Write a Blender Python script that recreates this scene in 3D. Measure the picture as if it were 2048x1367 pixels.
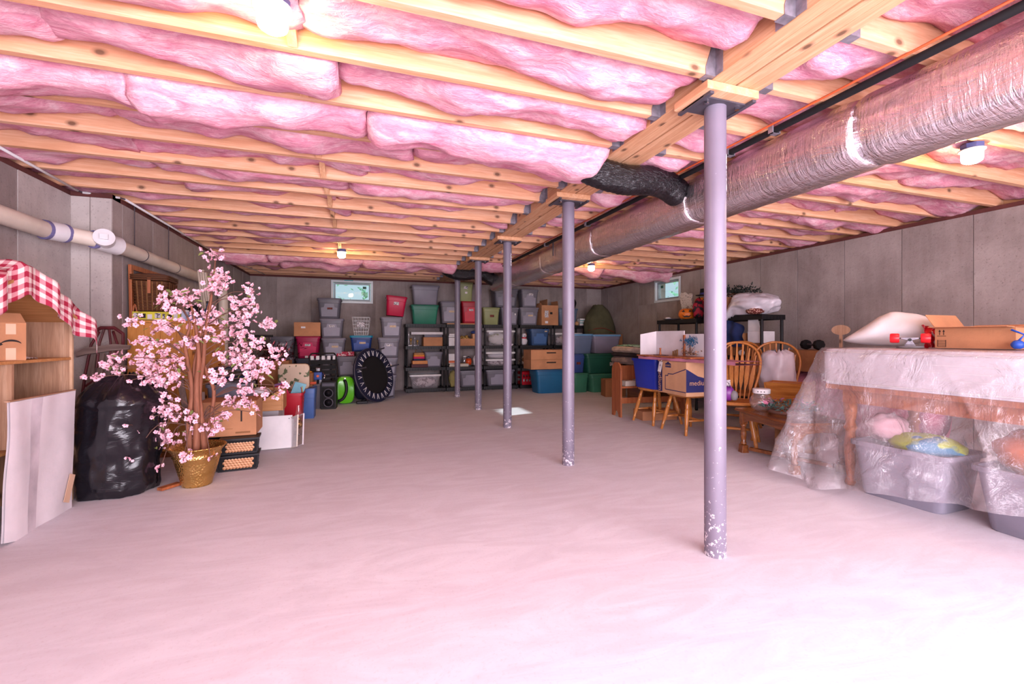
import bpy, math, random
from mathutils import Vector, Matrix, Euler, noise

for o in list(bpy.data.objects): bpy.data.objects.remove(o, do_unlink=True)
scene = bpy.context.scene
COL = scene.collection
PI = math.pi
R = math.radians

# ------------------------------------------------------------------ camera
cam_d = bpy.data.cameras.new('camera'); cam = bpy.data.objects.new('camera', cam_d); COL.objects.link(cam)
cam_d.sensor_width = 36.0; cam_d.lens = 36.0*895.54/2048
cam_d.shift_y = -(683.5-674.85)/2048
cam_d.clip_start = 0.05; cam_d.clip_end = 200
cam.location = (0, 0, 1.10); cam.rotation_euler = (PI/2, 0, -0.3258)
scene.camera = cam
# ------------------------------------------------------------------ world, sun, rear fill, exposure
w = bpy.data.worlds.new('world'); scene.world = w; w.use_nodes = True
w.node_tree.nodes['Background'].inputs[0].default_value = (0.60, 0.88, 1.0, 1)
w.node_tree.nodes['Background'].inputs[1].default_value = 0.6
sd = bpy.data.lights.new('sun', 'SUN'); so = bpy.data.objects.new('sun', sd); COL.objects.link(so)
sd.energy = 5.5; sd.angle = R(1.0); sd.color = (0.85, 1.0, 1.0)
so.rotation_euler = Vector((-3.47, -0.85, -2.0)).to_track_quat('-Z', 'Y').to_euler()
# added area fill behind the photographer, standing in for daylight at an assumed opening
ad = bpy.data.lights.new('rear_fill', 'AREA'); ao = bpy.data.objects.new('rear_fill', ad); COL.objects.link(ao)
ad.shape = 'RECTANGLE'; ad.size = 5.6; ad.size_y = 2.0; ad.energy = 360; ad.color = (1.0, 0.89, 1.0)
ao.location = (1.3, -1.75, 1.15); ao.rotation_euler = (R(88), 0, R(-4))
scene.view_settings.view_transform = 'Standard'; scene.view_settings.look = 'None'
scene.view_settings.gamma = 1.0; scene.view_settings.use_curve_mapping = False
scene.view_settings.exposure = 0.62
BULB = 95.0

# ------------------------------------------------------------------ materials
def lin(c):
    if isinstance(c, str):
        c = c.lstrip('#'); c = tuple(int(c[i:i+2], 16)/255 for i in (0, 2, 4))
    return tuple((x/12.92 if x <= .04045 else ((x+.055)/1.055)**2.4) for x in c)+(1,)
class NT:
    def __init__(s, name):
        s.m = bpy.data.materials.new(name); s.m.use_nodes = True; s.t = s.m.node_tree
        s.b = s.t.nodes['Principled BSDF']; s.out = s.t.nodes['Material Output']
    def n(s, typ, **kw):
        x = s.t.nodes.new(typ)
        for k, v in kw.items():
            if k in x.inputs: x.inputs[k].default_value = v
            else: setattr(x, k, v)
        return x
    def l(s, a, b): s.t.links.new(a, b)
    def coord(s, scale=(1, 1, 1), rnd=True, kind='Object'):
        tc = s.n('ShaderNodeTexCoord'); mp = s.n('ShaderNodeMapping'); mp.inputs['Scale'].default_value = scale
        s.l(tc.outputs[kind], mp.inputs[0])
        if rnd:
            oi = s.n('ShaderNodeObjectInfo'); mu = s.n('ShaderNodeMath', operation='MULTIPLY'); mu.inputs[1].default_value = 37.0
            s.l(oi.outputs['Random'], mu.inputs[0]); s.l(mu.outputs[0], mp.inputs['Location'])
        return mp.outputs[0]
    def ramp(s, fac, stops):
        r = s.n('ShaderNodeValToRGB'); e = r.color_ramp.elements
        while len(e) < len(stops): e.new(0.5)
        for i, (p, c) in enumerate(stops): e[i].position = p; e[i].color = lin(c) if not isinstance(c, float) else (c, c, c, 1)
        s.l(fac, r.inputs[0]); return r.outputs[0]
    def noise(s, vec, scale, detail=4, rough=.55, dist=0):
        x = s.n('ShaderNodeTexNoise'); x.inputs['Scale'].default_value = scale; x.inputs['Detail'].default_value = detail
        x.inputs['Roughness'].default_value = rough; x.inputs['Distortion'].default_value = dist
        s.l(vec, x.inputs['Vector']); return x.outputs['Fac']
    def mix(s, fac, a, b, mode='MIX'):
        x = s.n('ShaderNodeMix', data_type='RGBA', blend_type=mode)
        for i, v in ((0, fac), (6, a), (7, b)):
            if hasattr(v, 'is_linked') or hasattr(v, 'links'): s.l(v, x.inputs[i])
            elif i == 0: x.inputs[0].default_value = v
            else: x.inputs[i].default_value = lin(v)
        return x.outputs[2]
    def bump(s, h, strength=.3, dist=.01):
        x = s.n('ShaderNodeBump'); x.inputs['Strength'].default_value = strength; x.inputs['Distance'].default_value = dist
        s.l(h, x.inputs['Height']); s.l(x.outputs[0], s.b.inputs['Normal'])
    def set(s, rough=.6, metal=0.0, spec=.5, **kw):
        s.b.inputs['Roughness'].default_value = rough; s.b.inputs['Metallic'].default_value = metal
        s.b.inputs['Specular IOR Level'].default_value = spec
        for k, v in kw.items(): s.b.inputs[k].default_value = v
        return s
def shade(c, k):
    c = c.lstrip('#'); return '#'+''.join('%02x' % max(0, min(255, int(int(c[i:i+2], 16)*k))) for i in (0, 2, 4))
MATS = {}
def plain(name, col, rough=.6, metal=0.0, var=.12, scale=6, bump=0, bscale=40, spec=.4, stretch=(1, 1, 1), **kw):
    if name in MATS: return MATS[name]
    t = NT(name); v = t.coord(stretch); f = t.noise(v, scale)
    t.l(t.ramp(f, [(.3, shade(col, 1-var)), (.7, shade(col, 1+var*.6))]), t.b.inputs['Base Color'])
    if bump: t.bump(t.noise(v, bscale, 3), bump, .01)
    t.set(rough, metal, spec, **kw); MATS[name] = t.m; return t.m

def concrete(name, a, b, c, seam=False):
    t = NT(name); v = t.coord((1, 1, 1), True)
    big = t.noise(v, 1.3, 5, .6, .3)
    v2 = t.coord((5, 5, .5), True); st = t.noise(v2, 3, 4, .6)
    v3 = t.coord((1, 1, 1), True); sp = t.noise(v3, 55, 3, .7)
    c1 = t.ramp(big, [(.25, a), (.5, b), (.78, c)])
    c2 = t.mix(t.ramp(st, [(.4, 0.0), (.8, .32)]), c1, c)
    c3 = t.mix(t.ramp(sp, [(.28, .5), (.42, 0.0)]), c2, shade(a, .72))
    t.l(c3, t.b.inputs['Base Color']); t.bump(t.noise(v3, 28, 6, .7), .35, .01); t.set(.9, 0, .25); return t.m
m_wall = concrete('concrete_wall', '#786c6a', '#968986', '#b3a7a4')
m_wall_l = concrete('concrete_wall_pale', '#a09694', '#bcb3af', '#d2cac6')
def floor_mat():
    t = NT('concrete_floor'); v = t.coord((1, 1, 1), False)
    big = t.noise(v, .55, 5, .6, .8); tr = t.noise(t.coord((1, 3.2, 1), False), 1.6, 6, .65, 2.2); fine = t.noise(v, 60, 3, .7)
    c1 = t.ramp(big, [(.25, '#c8c6cd'), (.55, '#d3d1d8'), (.8, '#dbdae0')])
    c2 = t.mix(t.ramp(tr, [(.38, .55), (.62, 0.0)]), c1, '#bfbac1')
    c3 = t.mix(t.ramp(fine, [(.3, .3), (.45, 0.0)]), c2, '#b5aaac')
    st = t.noise(v, 1.1, 3, .5, .4); c4 = t.mix(t.ramp(st, [(.68, 0.0), (.78, .5)]), c3, '#c9b8b0')
    t.l(c4, t.b.inputs['Base Color']); t.bump(tr, .12, .01)
    t.l(t.ramp(tr, [(.3, .62), (.7, .82)]), t.b.inputs['Roughness']); t.set(.7, 0, .3); t.t.links; return t.m
m_floor = floor_mat()
def wood(name, a, b, c, axis='x', knots=True, rough=.65, k=1.0, gl=.4):
    t = NT(name); sc = {'x': (.55, 9, 9), 'y': (9, .55, 9), 'z': (9, 9, .55)}[axis]
    v = t.coord(sc); g = t.noise(v, 2.6*k, 6, .65, .9); g2 = t.noise(v, 11*k, 3, .6, .3)
    c1 = t.ramp(g, [(.3, a), (.52, b), (.75, c)])
    c2 = t.mix(t.ramp(g2, [(.42, .45), (.56, 0.0)]), c1, a)
    if knots:
        ks = {'x': (1.1, 5, 5), 'y': (5, 1.1, 5), 'z': (5, 5, 1.1)}[axis]
        vo = t.n('ShaderNodeTexVoronoi', voronoi_dimensions='2D'); vo.inputs['Scale'].default_value = 1.0
        sx = t.n('ShaderNodeSeparateXYZ'); t.l(t.coord((1, 1, 1)), sx.inputs[0]); L_ = {'x': 0, 'y': 1, 'z': 2}[axis]; oth = [q for q in (0, 1, 2) if q != L_]
        ad = t.n('ShaderNodeMath', operation='ADD'); t.l(sx.outputs[oth[0]], ad.inputs[0]); t.l(sx.outputs[oth[1]], ad.inputs[1])
        cm = t.n('ShaderNodeCombineXYZ'); m1 = t.n('ShaderNodeMath', operation='MULTIPLY'); m1.inputs[1].default_value = 2.6; t.l(sx.outputs[L_], m1.inputs[0]); m2 = t.n('ShaderNodeMath', operation='MULTIPLY'); m2.inputs[1].default_value = 4.2; t.l(ad.outputs[0], m2.inputs[0]); t.l(m1.outputs[0], cm.inputs[0]); t.l(m2.outputs[0], cm.inputs[1]); t.l(cm.outputs[0], vo.inputs['Vector'])
        c2 = t.mix(t.ramp(vo.outputs['Distance'], [(.035, .95), (.06, .45), (.10, 0.0)]), c2, shade(a, .55))
    t.l(c2, t.b.inputs['Base Color']); t.bump(g2, .12, .004); t.set(rough, 0, gl); return t.m
m_joist = wood('pine_joist', '#cd936e', '#dfad89', '#ebc5a8', 'x')
m_beam = wood('pine_beam', '#c58f68', '#d8a880', '#e6bf9c', 'y')
m_pinez = wood('pine_board', '#8f6a52', '#ab8468', '#bd9a80', 'z')
m_piney = wood('pine_plank', '#8f6a52', '#ab8468', '#bd9a80', 'y')
m_oak = wood('golden_oak', '#9a5a26', '#be7a3a', '#d2954f', 'z', False, .3, 1.4, .6)
m_oakx = wood('golden_oak_flat', '#9a5a26', '#be7a3a', '#d2954f', 'x', False, .3, 1.2, .6)
m_walnut = wood('polished_brown_wood', '#5f3216', '#7d4722', '#96602f', 'y', False, .22, 1.2, .7)
m_cherry = wood('reddish_wood', '#8a4a2a', '#a55f38', '#b87347', 'z', False, .45)
m_dresser = wood('orange_pine', '#c07c3a', '#d6954e', '#e2a863', 'z', True, .4)
m_drawer = wood('orange_board', '#a8713f', '#bd8552', '#cb9768', 'x', False, .5)
m_oldwood = wood('weathered_wood', '#6d5a54', '#85716a', '#9b8880', 'z', False, .85)
m_oldwoodx = wood('weathered_slat', '#6d5a54', '#85716a', '#9b8880', 'x', False, .85)
def insul(name='pink_fiberglass', a='#d27c96', b='#eaacbc', c='#f8dae0'):
    t = NT(name); v = t.coord((1, 1, 1)); n1 = t.noise(t.coord((1.2, 3.2, 3.2)), 2.6, 5, .62, 1.6); n2 = t.noise(t.coord((2, 6, 6)), 9, 5, .7, 1.0)
    c1 = t.ramp(n1, [(.28, a), (.5, b), (.74, c)])
    c2 = t.mix(t.ramp(n2, [(.35, .45), (.6, 0.0)]), c1, shade(a, .93))
    t.l(c2, t.b.inputs['Base Color']); t.bump(n2, .6, .02); t.set(.95, 0, .1); return t.m
m_ins = insul()
m_insd = insul('pink_fiberglass_roll', '#b8607a', '#cf8197', '#dfa1b0')
def foil():
    t = NT('foil_duct_wrap'); v = t.coord((6, 1.4, 6), False); n1 = t.noise(v, 2.2, 6, .7, 1.8); n2 = t.noise(t.coord((2, 14, 2), False), 3.0, 4, .65, .8)
    t.b.inputs['Base Color'].default_value = lin('#f0ecf0')
    mx = t.n('ShaderNodeMath', operation='ADD'); t.l(n1, mx.inputs[0]); t.l(n2, mx.inputs[1]); m3 = t.n('ShaderNodeMath', operation='MULTIPLY_ADD'); m3.inputs[1].default_value = .35; t.l(t.noise(t.coord((1, 3, 1), False), 34, 3, .6, .6), m3.inputs[0]); t.l(mx.outputs[0], m3.inputs[2]); t.bump(m3.outputs[0], .42, .03)
    t.set(.13, 1.0, .5); return t.m
m_foil = foil()
def glossblack(name, col='#17151b', rough=.22, bs=9, bst=.5):
    t = NT(name); t.b.inputs['Base Color'].default_value = lin(col); t.bump(t.noise(t.coord((1, 1, 2.2)), bs, 4, .55, 1.6), bst, .03); t.set(rough, 0, .55); return t.m
m_flex = glossblack('black_flex_duct', '#0e0c11', .16, 22, .6)
m_bag = glossblack('black_bin_bag', '#15141a', .23, 4, .26)
def postpaint():
    t = NT('grey_post_paint'); v = t.coord((1, 1, 1)); n1 = t.noise(v, 42, 4, .7); n0 = t.noise(v, 3, 3)
    tc = t.n('ShaderNodeTexCoord'); sx = t.n('ShaderNodeSeparateXYZ'); t.l(tc.outputs['Object'], sx.inputs[0])
    thr = t.ramp(sx.outputs[2], [(0.0, .18), (.14, .10), (.55, .03), (1.0, .0)])
    ad = t.n('ShaderNodeMath', operation='ADD'); t.l(n1, ad.inputs[0]); t.l(thr, ad.inputs[1])
    c = t.mix(t.ramp(ad.outputs[0], [(.70, 0.0), (.73, 1.0)]), t.ramp(n0, [(.3, '#6b6371'), (.7, '#777080')]), '#cfc6cc')
    t.l(c, t.b.inputs['Base Color']); t.set(.38, 0, .5); return t.m
m_post = postpaint()
m_galv = plain('galvanised_steel', '#8f8a94', .45, .45, .15, 30)
m_steel = plain('dark_steel', '#56525c', .5, .4)
m_chrome = plain('chrome', '#d0d0d4', .15, 1.0, .05)
m_black = plain('black_plastic', '#100e13', .5, 0, .15, 10)
m_blackm = plain('matt_black', '#0c0b0f', .75, 0, .1)
m_white = plain('white_plastic', '#d8d6d8', .4, 0, .04)
m_vinyl = plain('white_vinyl', '#d5dde0', .35, 0, .03)
m_pvc = plain('cream_pvc', '#d8ccbf', .38, 0, .1, 3)
m_pvcw = plain('white_pvc', '#dcdade', .3, 0, .05)
m_purple = plain('purple_primer', '#6f6a96', .5)
m_card = plain('cardboard', '#b98460', .85, 0, .10, 4, .15, 90, .2)
m_cardd = plain('brown_cardboard', '#9a6a48', .85, 0, .10, 4, .15, 90, .2)
m_cardp = plain('pale_cardboard', '#c89b78', .85, 0, .08, 4, .15, 90, .2)
m_tape = plain('packing_tape', '#d9b69a', .3, 0, .05)
m_ink = plain('black_ink', '#2a2220', .8)
m_navy = plain('navy_ink', '#22245c', .7, 0, .1)
m_wboard = plain('white_cardboard', '#d9d2d6', .7, 0, .07, 3, .08, 60)
m_paper = plain('white_paper', '#dedadd', .75, 0, .06)
m_sheet = plain('white_fabric', '#d6d1d8', .8, 0, .07, 5, .3, 30)
m_red = plain('red_paint', '#5c2229', .55, 0, .25, 12)
m_redp = plain('red_plastic', '#c3142b', .4, 0, .1)
m_skred = plain('red_urethane', '#e0222c', .35, 0, .06)
m_bark = wood('brown_stem', '#6f4330', '#8f5a42', '#a66f54', 'z', False, .7)
m_twig = plain('dark_twig', '#6a4a40', .8)
m_leaf = plain('green_leaf', '#7f8a4c', .6, 0, .25, 9)
def petal():
    t = NT('pink_petal'); oi = t.n('ShaderNodeObjectInfo'); tc = t.n('ShaderNodeTexCoord'); ln = t.n('ShaderNodeVectorMath', operation='LENGTH')
    t.l(tc.outputs['Object'], ln.inputs[0]); rp = t.ramp(t.noise(tc.outputs['Object'], 45, 3), [(.3, '#d98aa6'), (.5, '#efbccb'), (.72, '#f9e2e7')])
    c = t.mix(oi.outputs['Random'], rp, t.mix(.5, rp, '#f3c2cd')); t.l(c, t.b.inputs['Base Color']); t.set(.7, 0, .2); return t.m
m_petal = petal()
m_pistil = plain('dark_pink_centre', '#b0406c', .7)
def brass():
    t = NT('hammered_brass'); vo = t.n('ShaderNodeTexVoronoi'); vo.inputs['Scale'].default_value = 70; t.l(t.coord((1, 1, 1)), vo.inputs['Vector'])
    t.l(t.ramp(t.noise(t.coord((1, 1, 1)), 6), [(.3, '#b58c48'), (.7, '#dcb873')]), t.b.inputs['Base Color']); t.bump(vo.outputs['Distance'], .45, .01); t.set(.27, .95, .5); return t.m
m_brass = brass()
def wicker(name, a, b, s=60):
    t = NT(name); wv = t.n('ShaderNodeTexWave'); wv.inputs['Scale'].default_value = s; wv.inputs['Distortion'].default_value = 2.0; wv.bands_direction = 'Z'; t.l(t.coord((1, 1, 1)), wv.inputs[0])
    t.l(t.ramp(wv.outputs['Fac'], [(.2, a), (.8, b)]), t.b.inputs['Base Color']); t.bump(wv.outputs['Fac'], .6, .01); t.set(.5, 0, .5); return t.m
m_wick = wicker('dark_wicker', '#3f2517', '#7d4c2d')
m_wick2 = wicker('tan_wicker', '#6f4a2e', '#a97c50')
def gingham():
    t = NT('red_gingham'); tc = t.n('ShaderNodeTexCoord'); cs = []
    mp = t.n('ShaderNodeMapping'); t.l(tc.outputs['UV'], mp.inputs[0]); sx = t.n('ShaderNodeSeparateXYZ'); t.l(mp.outputs[0], sx.inputs[0])
    for i in (0, 1):
        fr = t.n('ShaderNodeMath', operation='FRACT'); t.l(sx.outputs[i], fr.inputs[0]); gt = t.n('ShaderNodeMath', operation='GREATER_THAN'); gt.inputs[1].default_value = .5; t.l(fr.outputs[0], gt.inputs[0]); cs.append(gt.outputs[0])
    a = t.n('ShaderNodeMath', operation='ADD'); t.l(cs[0], a.inputs[0]); t.l(cs[1], a.inputs[1]); h = t.n('ShaderNodeMath', operation='MULTIPLY'); h.inputs[1].default_value = .5; t.l(a.outputs[0], h.inputs[0])
    t.l(t.ramp(h.outputs[0], [(0.1, '#e9dcd6'), (.5, '#cf8f98'), (.95, '#a62a45')]), t.b.inputs['Base Color']); t.set(.85, 0, .2); return t.m
m_ging = gingham()
def printed(name, base, dark, s=30, thr=.56, stretch=(1, 1, 1)):
    t = NT(name); n1 = t.noise(t.coord(stretch), s, 2, .5); t.l(t.mix(t.ramp(n1, [(thr-.02, 0.0), (thr+.02, 1.0)]), base, dark), t.b.inputs['Base Color']); t.set(.7, 0, .3); return t.m
m_stick = printed('printed_sticker', '#cfc9cc', '#5b5560', 60, .55)
m_tanstick = printed('tan_sticker', '#c6ae92', '#b09678', 50, .6)
m_redstick = printed('dark_red_sticker', '#7a3a30', '#4f2320', 50, .5)
m_game = printed('yellow_game_box', '#cfc62f', '#2c2a22', 26, .56)
m_newsp = printed('printed_white_bag', '#cfc9cc', '#4b474d', 26, .63, (1, 1, 2.4))
m_floral = printed('floral_cushion', '#d3bfa8', '#5f6a4d', 14, .58)
m_quilt = printed('green_quilt', '#4d8472', '#a9c3b2', 26, .5)
m_clothes = printed('folded_clothes', '#c9bcc2', '#7b6870', 18, .55)
m_clothes2 = printed('white_green_clothes', '#cdcaca', '#7f8c55', 8, .55)
def clear(name, haze=.16, col='#e6dfe8', rough=.08, gl=.3, bs=5, bst=.8, dist=.05):
    t = NT(name); N = t.t.nodes; N.remove(t.b)
    tr = t.n('ShaderNodeBsdfTransparent'); gn = t.n('ShaderNodeBsdfGlossy'); gn.inputs['Roughness'].default_value = rough; di = t.n('ShaderNodeBsdfDiffuse'); di.inputs[0].default_value = lin(col)
    bp = t.n('ShaderNodeBump'); bp.inputs['Strength'].default_value = bst; bp.inputs['Distance'].default_value = dist; t.l(t.noise(t.coord((1, 1, 1), False), bs, 6, .6, 1.5), bp.inputs['Height']); t.l(bp.outputs[0], gn.inputs['Normal'])
    fr = t.n('ShaderNodeLayerWeight'); fr.inputs[0].default_value = .5; t.l(bp.outputs[0], fr.inputs['Normal']); pw = t.n('ShaderNodeMath', operation='POWER'); pw.inputs[1].default_value = 4.0; t.l(fr.outputs['Facing'], pw.inputs[0])
    a = t.n('ShaderNodeMath', operation='MULTIPLY_ADD'); a.inputs[1].default_value = gl*1.8; a.inputs[2].default_value = gl*.16; t.l(pw.outputs[0], a.inputs[0])
    m1 = t.n('ShaderNodeMixShader'); m1.inputs[0].default_value = haze; t.l(tr.outputs[0], m1.inputs[1]); t.l(di.outputs[0], m1.inputs[2])
    m2 = t.n('ShaderNodeMixShader'); t.l(a.outputs[0], m2.inputs[0]); t.l(m1.outputs[0], m2.inputs[1]); t.l(gn.outputs[0], m2.inputs[2]); t.l(m2.outputs[0], t.out.inputs[0]); return t.m
m_drape = clear('clear_plastic_sheet', .10, '#f6f0f7', .07, .62, 6.0, 1.0, .05)
m_glass = clear('clear_glass', .03, '#ffffff', .02, .5, 1, 0.0, .0)
m_cleart = clear('clear_tote_plastic', .22, '#d9d0d6', .2, .3, 3, .2, .02)
def emis(name, col, s):
    t = NT(name); t.b.inputs['Emission Color'].default_value = lin(col); t.b.inputs['Emission Strength'].default_value = s; t.b.inputs['Base Color'].default_value = lin('#ffffff'); return t.m
m_bulb = emis('lit_jar', '#ffdf9e', BULB)
TOTE = {}
def tote_mat(col):
    return plain('tote_'+col.lstrip('#'), col, .45, 0, .07, 3, .05, 120, .4)

# ------------------------------------------------------------------ geometry helpers
class MB:
    def __init__(s): s.v = []; s.f = []; s.uv = None
    def add(s, vs, fs):
        o = len(s.v); s.v += [tuple(v) for v in vs]; s.f += [tuple(i+o for i in f) for f in fs]; return s
    def box(s, x0, x1, y0, y1, z0, z1):
        return s.add([(x0,y0,z0),(x1,y0,z0),(x1,y1,z0),(x0,y1,z0),(x0,y0,z1),(x1,y0,z1),(x1,y1,z1),(x0,y1,z1)],
                     [(0,3,2,1),(4,5,6,7),(0,1,5,4),(1,2,6,5),(2,3,7,6),(3,0,4,7)])
    def obox(s, c, size, rot=(0, 0, 0)):
        M = Matrix.Translation(c) @ Euler(rot).to_matrix().to_4x4(); hx, hy, hz = [a/2 for a in size]
        t = MB().box(-hx, hx, -hy, hy, -hz, hz); return s.add([M @ Vector(v) for v in t.v], t.f)
    def bar(s, p0, p1, w, h, up=(0, 0, 1)):
        p0, p1 = Vector(p0), Vector(p1); d = (p1-p0).normalized(); u = Vector(up)
        if abs(d.dot(u)) > .98: u = Vector((1, 0, 0))
        sd_ = d.cross(u).normalized(); u = sd_.cross(d).normalized()
        q = [p+a*sd_*w/2+b*u*h/2 for p in (p0, p1) for a, b in ((-1,-1),(1,-1),(1,1),(-1,1))]
        return s.add(q, [(0,1,2,3),(7,6,5,4),(0,4,5,1),(1,5,6,2),(2,6,7,3),(3,7,4,0)])
    def loft(s, rings, cap0=True, cap1=True, closed=True):
        n = len(rings[0]); o = len(s.v)
        for r in rings: s.v += [tuple(p) for p in r]
        for i in range(len(rings)-1):
            for j in range(n if closed else n-1):
                k = (j+1) % n; s.f.append((o+i*n+j, o+i*n+k, o+(i+1)*n+k, o+(i+1)*n+j))
        if cap0: s.f.append(tuple(o+j for j in reversed(range(n))))
        if cap1: s.f.append(tuple(o+(len(rings)-1)*n+j for j in range(n)))
        return s
    def tube(s, pts, r, n=8, caps=True):
        pts = [Vector(p) for p in pts]; m = len(pts); rs = r if isinstance(r, (list, tuple)) else [r]*m; rings = []; prev = None
        for i, p in enumerate(pts):
            d = (pts[min(i+1, m-1)]-pts[max(i-1, 0)]).normalized()
            if prev is None:
                a = Vector((0, 0, 1)) if abs(d.z) < .9 else Vector((1, 0, 0)); x = d.cross(a).normalized()
            else: x = (prev-d*prev.dot(d)).normalized()
            prev = x; y = d.cross(x)
            rings.append([p+rs[i]*(math.cos(2*PI*j/n)*x+math.sin(2*PI*j/n)*y) for j in range(n)])
        return s.loft(rings, caps, caps)
    def cyl(s, p0, p1, r0, r1=None, n=14): return s.tube([p0, p1], [r0, r0 if r1 is None else r1], n)
    def lathe(s, prof, n=20, c=(0, 0, 0), cap0=True, cap1=True):
        return s.loft([[(c[0]+r*math.cos(2*PI*j/n), c[1]+r*math.sin(2*PI*j/n), c[2]+z) for j in range(n)] for r, z in prof], cap0, cap1)
    def grid(s, fn, nu, nv, flip=False):
        o = len(s.v)
        for i in range(nu+1):
            for j in range(nv+1): s.v.append(tuple(fn(i/nu, j/nv)))
        for i in range(nu):
            for j in range(nv):
                a = o+i*(nv+1)+j; q = (a, a+nv+1, a+nv+2, a+1); s.f.append(q[::-1] if flip else q)
        return s
    def prism(s, poly, a, b, axis='y'):
        def P(u, v, t): return {'y': (u, t, v), 'x': (t, u, v), 'z': (u, v, t)}[axis]
        n = len(poly); o = len(s.v); s.v += [P(u, v, a) for u, v in poly]+[P(u, v, b) for u, v in poly]
        s.f.append(tuple(o+i for i in range(n))); s.f.append(tuple(o+n+i for i in reversed(range(n))))
        for i in range(n): k = (i+1) % n; s.f.append((o+k, o+i, o+n+i, o+n+k))
        return s
    def torus(s, c, Rr, r, axis='z', n=28, m=6, sx=1, sy=1):
        rings = []
        for i in range(n):
            a = 2*PI*i/n; ring = []
            for j in range(m):
                b = 2*PI*j/m; u = (Rr+r*math.cos(b))*math.cos(a)*sx; v = (Rr+r*math.cos(b))*math.sin(a)*sy; w_ = r*math.sin(b)
                ring.append({'z': (c[0]+u, c[1]+v, c[2]+w_), 'y': (c[0]+u, c[1]+w_, c[2]+v), 'x': (c[0]+w_, c[1]+u, c[2]+v)}[axis])
            rings.append(ring)
        rings.append(rings[0]); return s.loft(rings, False, False)
    def blob(s, c, r, amp=.15, fr=2.0, seed=0, nu=22, nv=14, flat=-.9):
        def fn(u, v):
            th = 2*PI*u; ph = PI*(v-.5); d = Vector((math.cos(ph)*math.cos(th), math.cos(ph)*math.sin(th), math.sin(ph)))
            k = 1+amp*noise.noise(d*fr+Vector((seed*7.3, seed*3.1, seed)))+amp*.5*noise.noise(d*fr*2.7+Vector((seed, 5, 9)))
            z = max(flat, d.z*k); return (c[0]+r[0]*d.x*k, c[1]+r[1]*d.y*k, c[2]+r[2]*z)
        return s.grid(fn, nu, nv)
    def mesh(s, name):
        me = bpy.data.meshes.new(name); me.from_pydata(s.v, [], s.f); me.validate(); me.update(); return me
    def build(s, name, mat, parent=None, smooth=False, loc=(0, 0, 0), rot=(0, 0, 0), bev=0):
        me = s.mesh(name); me.materials.append(mat)
        if smooth:
            for p in me.polygons: p.use_smooth = True
            if smooth == 'auto': me.set_sharp_from_angle(angle=R(38))
        o = bpy.data.objects.new(name, me); COL.objects.link(o); o.parent = parent; o.location = loc; o.rotation_euler = rot
        if bev:
            b = o.modifiers.new('bevel', 'BEVEL'); b.width = bev; b.segments = 2; b.limit_method = 'ANGLE'; b.angle_limit = R(40)
        return o
def tag(o, label=None, cat=None, group=None, kind=None):
    if label: o['label'] = label
    if cat: o['category'] = cat
    if group: o['group'] = group
    if kind: o['kind'] = kind
    return o
def thing(name, label, cat, loc=(0, 0, 0), rz=0, group=None, rot=None):
    o = bpy.data.objects.new(name, None); COL.objects.link(o); o.empty_display_size = .1; o.location = loc
    o.rotation_euler = rot if rot else (0, 0, rz); return tag(o, label, cat, group)
def inst(me, name, parent=None, loc=(0, 0, 0), rot=(0, 0, 0), scale=(1, 1, 1)):
    o = bpy.data.objects.new(name, me); COL.objects.link(o); o.parent = parent; o.location = loc; o.rotation_euler = rot; o.scale = scale; return o
def text(body, name, mat, size, loc, rot, parent=None, ext=.001, align='CENTER'):
    c = bpy.data.curves.new(name, 'FONT'); c.body = body; c.size = size; c.extrude = ext; c.align_x = align; c.align_y = 'CENTER'; c.resolution_u = 3
    t = bpy.data.objects.new(name, c); COL.objects.link(t); dg = bpy.context.evaluated_depsgraph_get(); me = bpy.data.meshes.new_from_object(t.evaluated_get(dg))
    bpy.data.objects.remove(t, do_unlink=True); bpy.data.curves.remove(c); me.materials.clear(); me.materials.append(mat)
    return inst(me, name, parent, loc, rot)
def rrect(x0, x1, y0, y1, z, r, k=3):
    out = []
    for cx, cy, a0 in ((x1-r, y1-r, 0), (x0+r, y1-r, 90), (x0+r, y0+r, 180), (x1-r, y0+r, 270)):
        for i in range(k+1): a = R(a0+90*i/k); out.append((cx+r*math.cos(a), cy+r*math.sin(a), z))
    return out
# ------------------------------------------------------------------ the room shell
JZ = 2.319; JH = .235; WT = 2.28; BX0, BX1 = 1.57, 1.86
def structure(o): o['kind'] = 'structure'; return o
structure(MB().box(-2.6, 5.9, -2.1, 9.95, -.12, 0).build('floor', m_floor))
wl = structure(MB().prism([(-2.288, -2.1), (-2.288, 4.698), (-2.008, 4.698), (-2.008, 9.95), (-2.56, 9.95), (-2.56, -2.1)], 0, WT, 'z').build('wall_left', m_wall))
WB = (-.565, .240, 1.80, 2.262)
b = MB().box(-2.008, WB[0], 9.685, 9.93, 0, WT).box(WB[1], 5.9, 9.685, 9.93, 0, WT).box(WB[0], WB[1], 9.685, 9.93, 0, WB[2]).box(WB[0], WB[1], 9.685, 9.93, WB[3], WT)
wb = structure(b.build('wall_back', m_wall))
WR = (6.808, 7.577, 1.79, 2.235)
b = MB().box(5.578, 5.83, -2.1, WR[0], 0, WT).box(5.578, 5.83, WR[1], 9.685, 0, WT).box(5.578, 5.83, WR[0], WR[1], 0, WR[2]).box(5.578, 5.83, WR[0], WR[1], WR[3], WT)
wr = structure(b.build('wall_right', m_wall))
structure(MB().box(-2.288, -1.6, -2.1, -1.9, 0, WT).box(4.2, 5.578, -2.1, -1.9, 0, WT).box(-1.6, 4.2, -2.1, -1.9, 2.12, WT).build('wall_front', m_wall))
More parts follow.
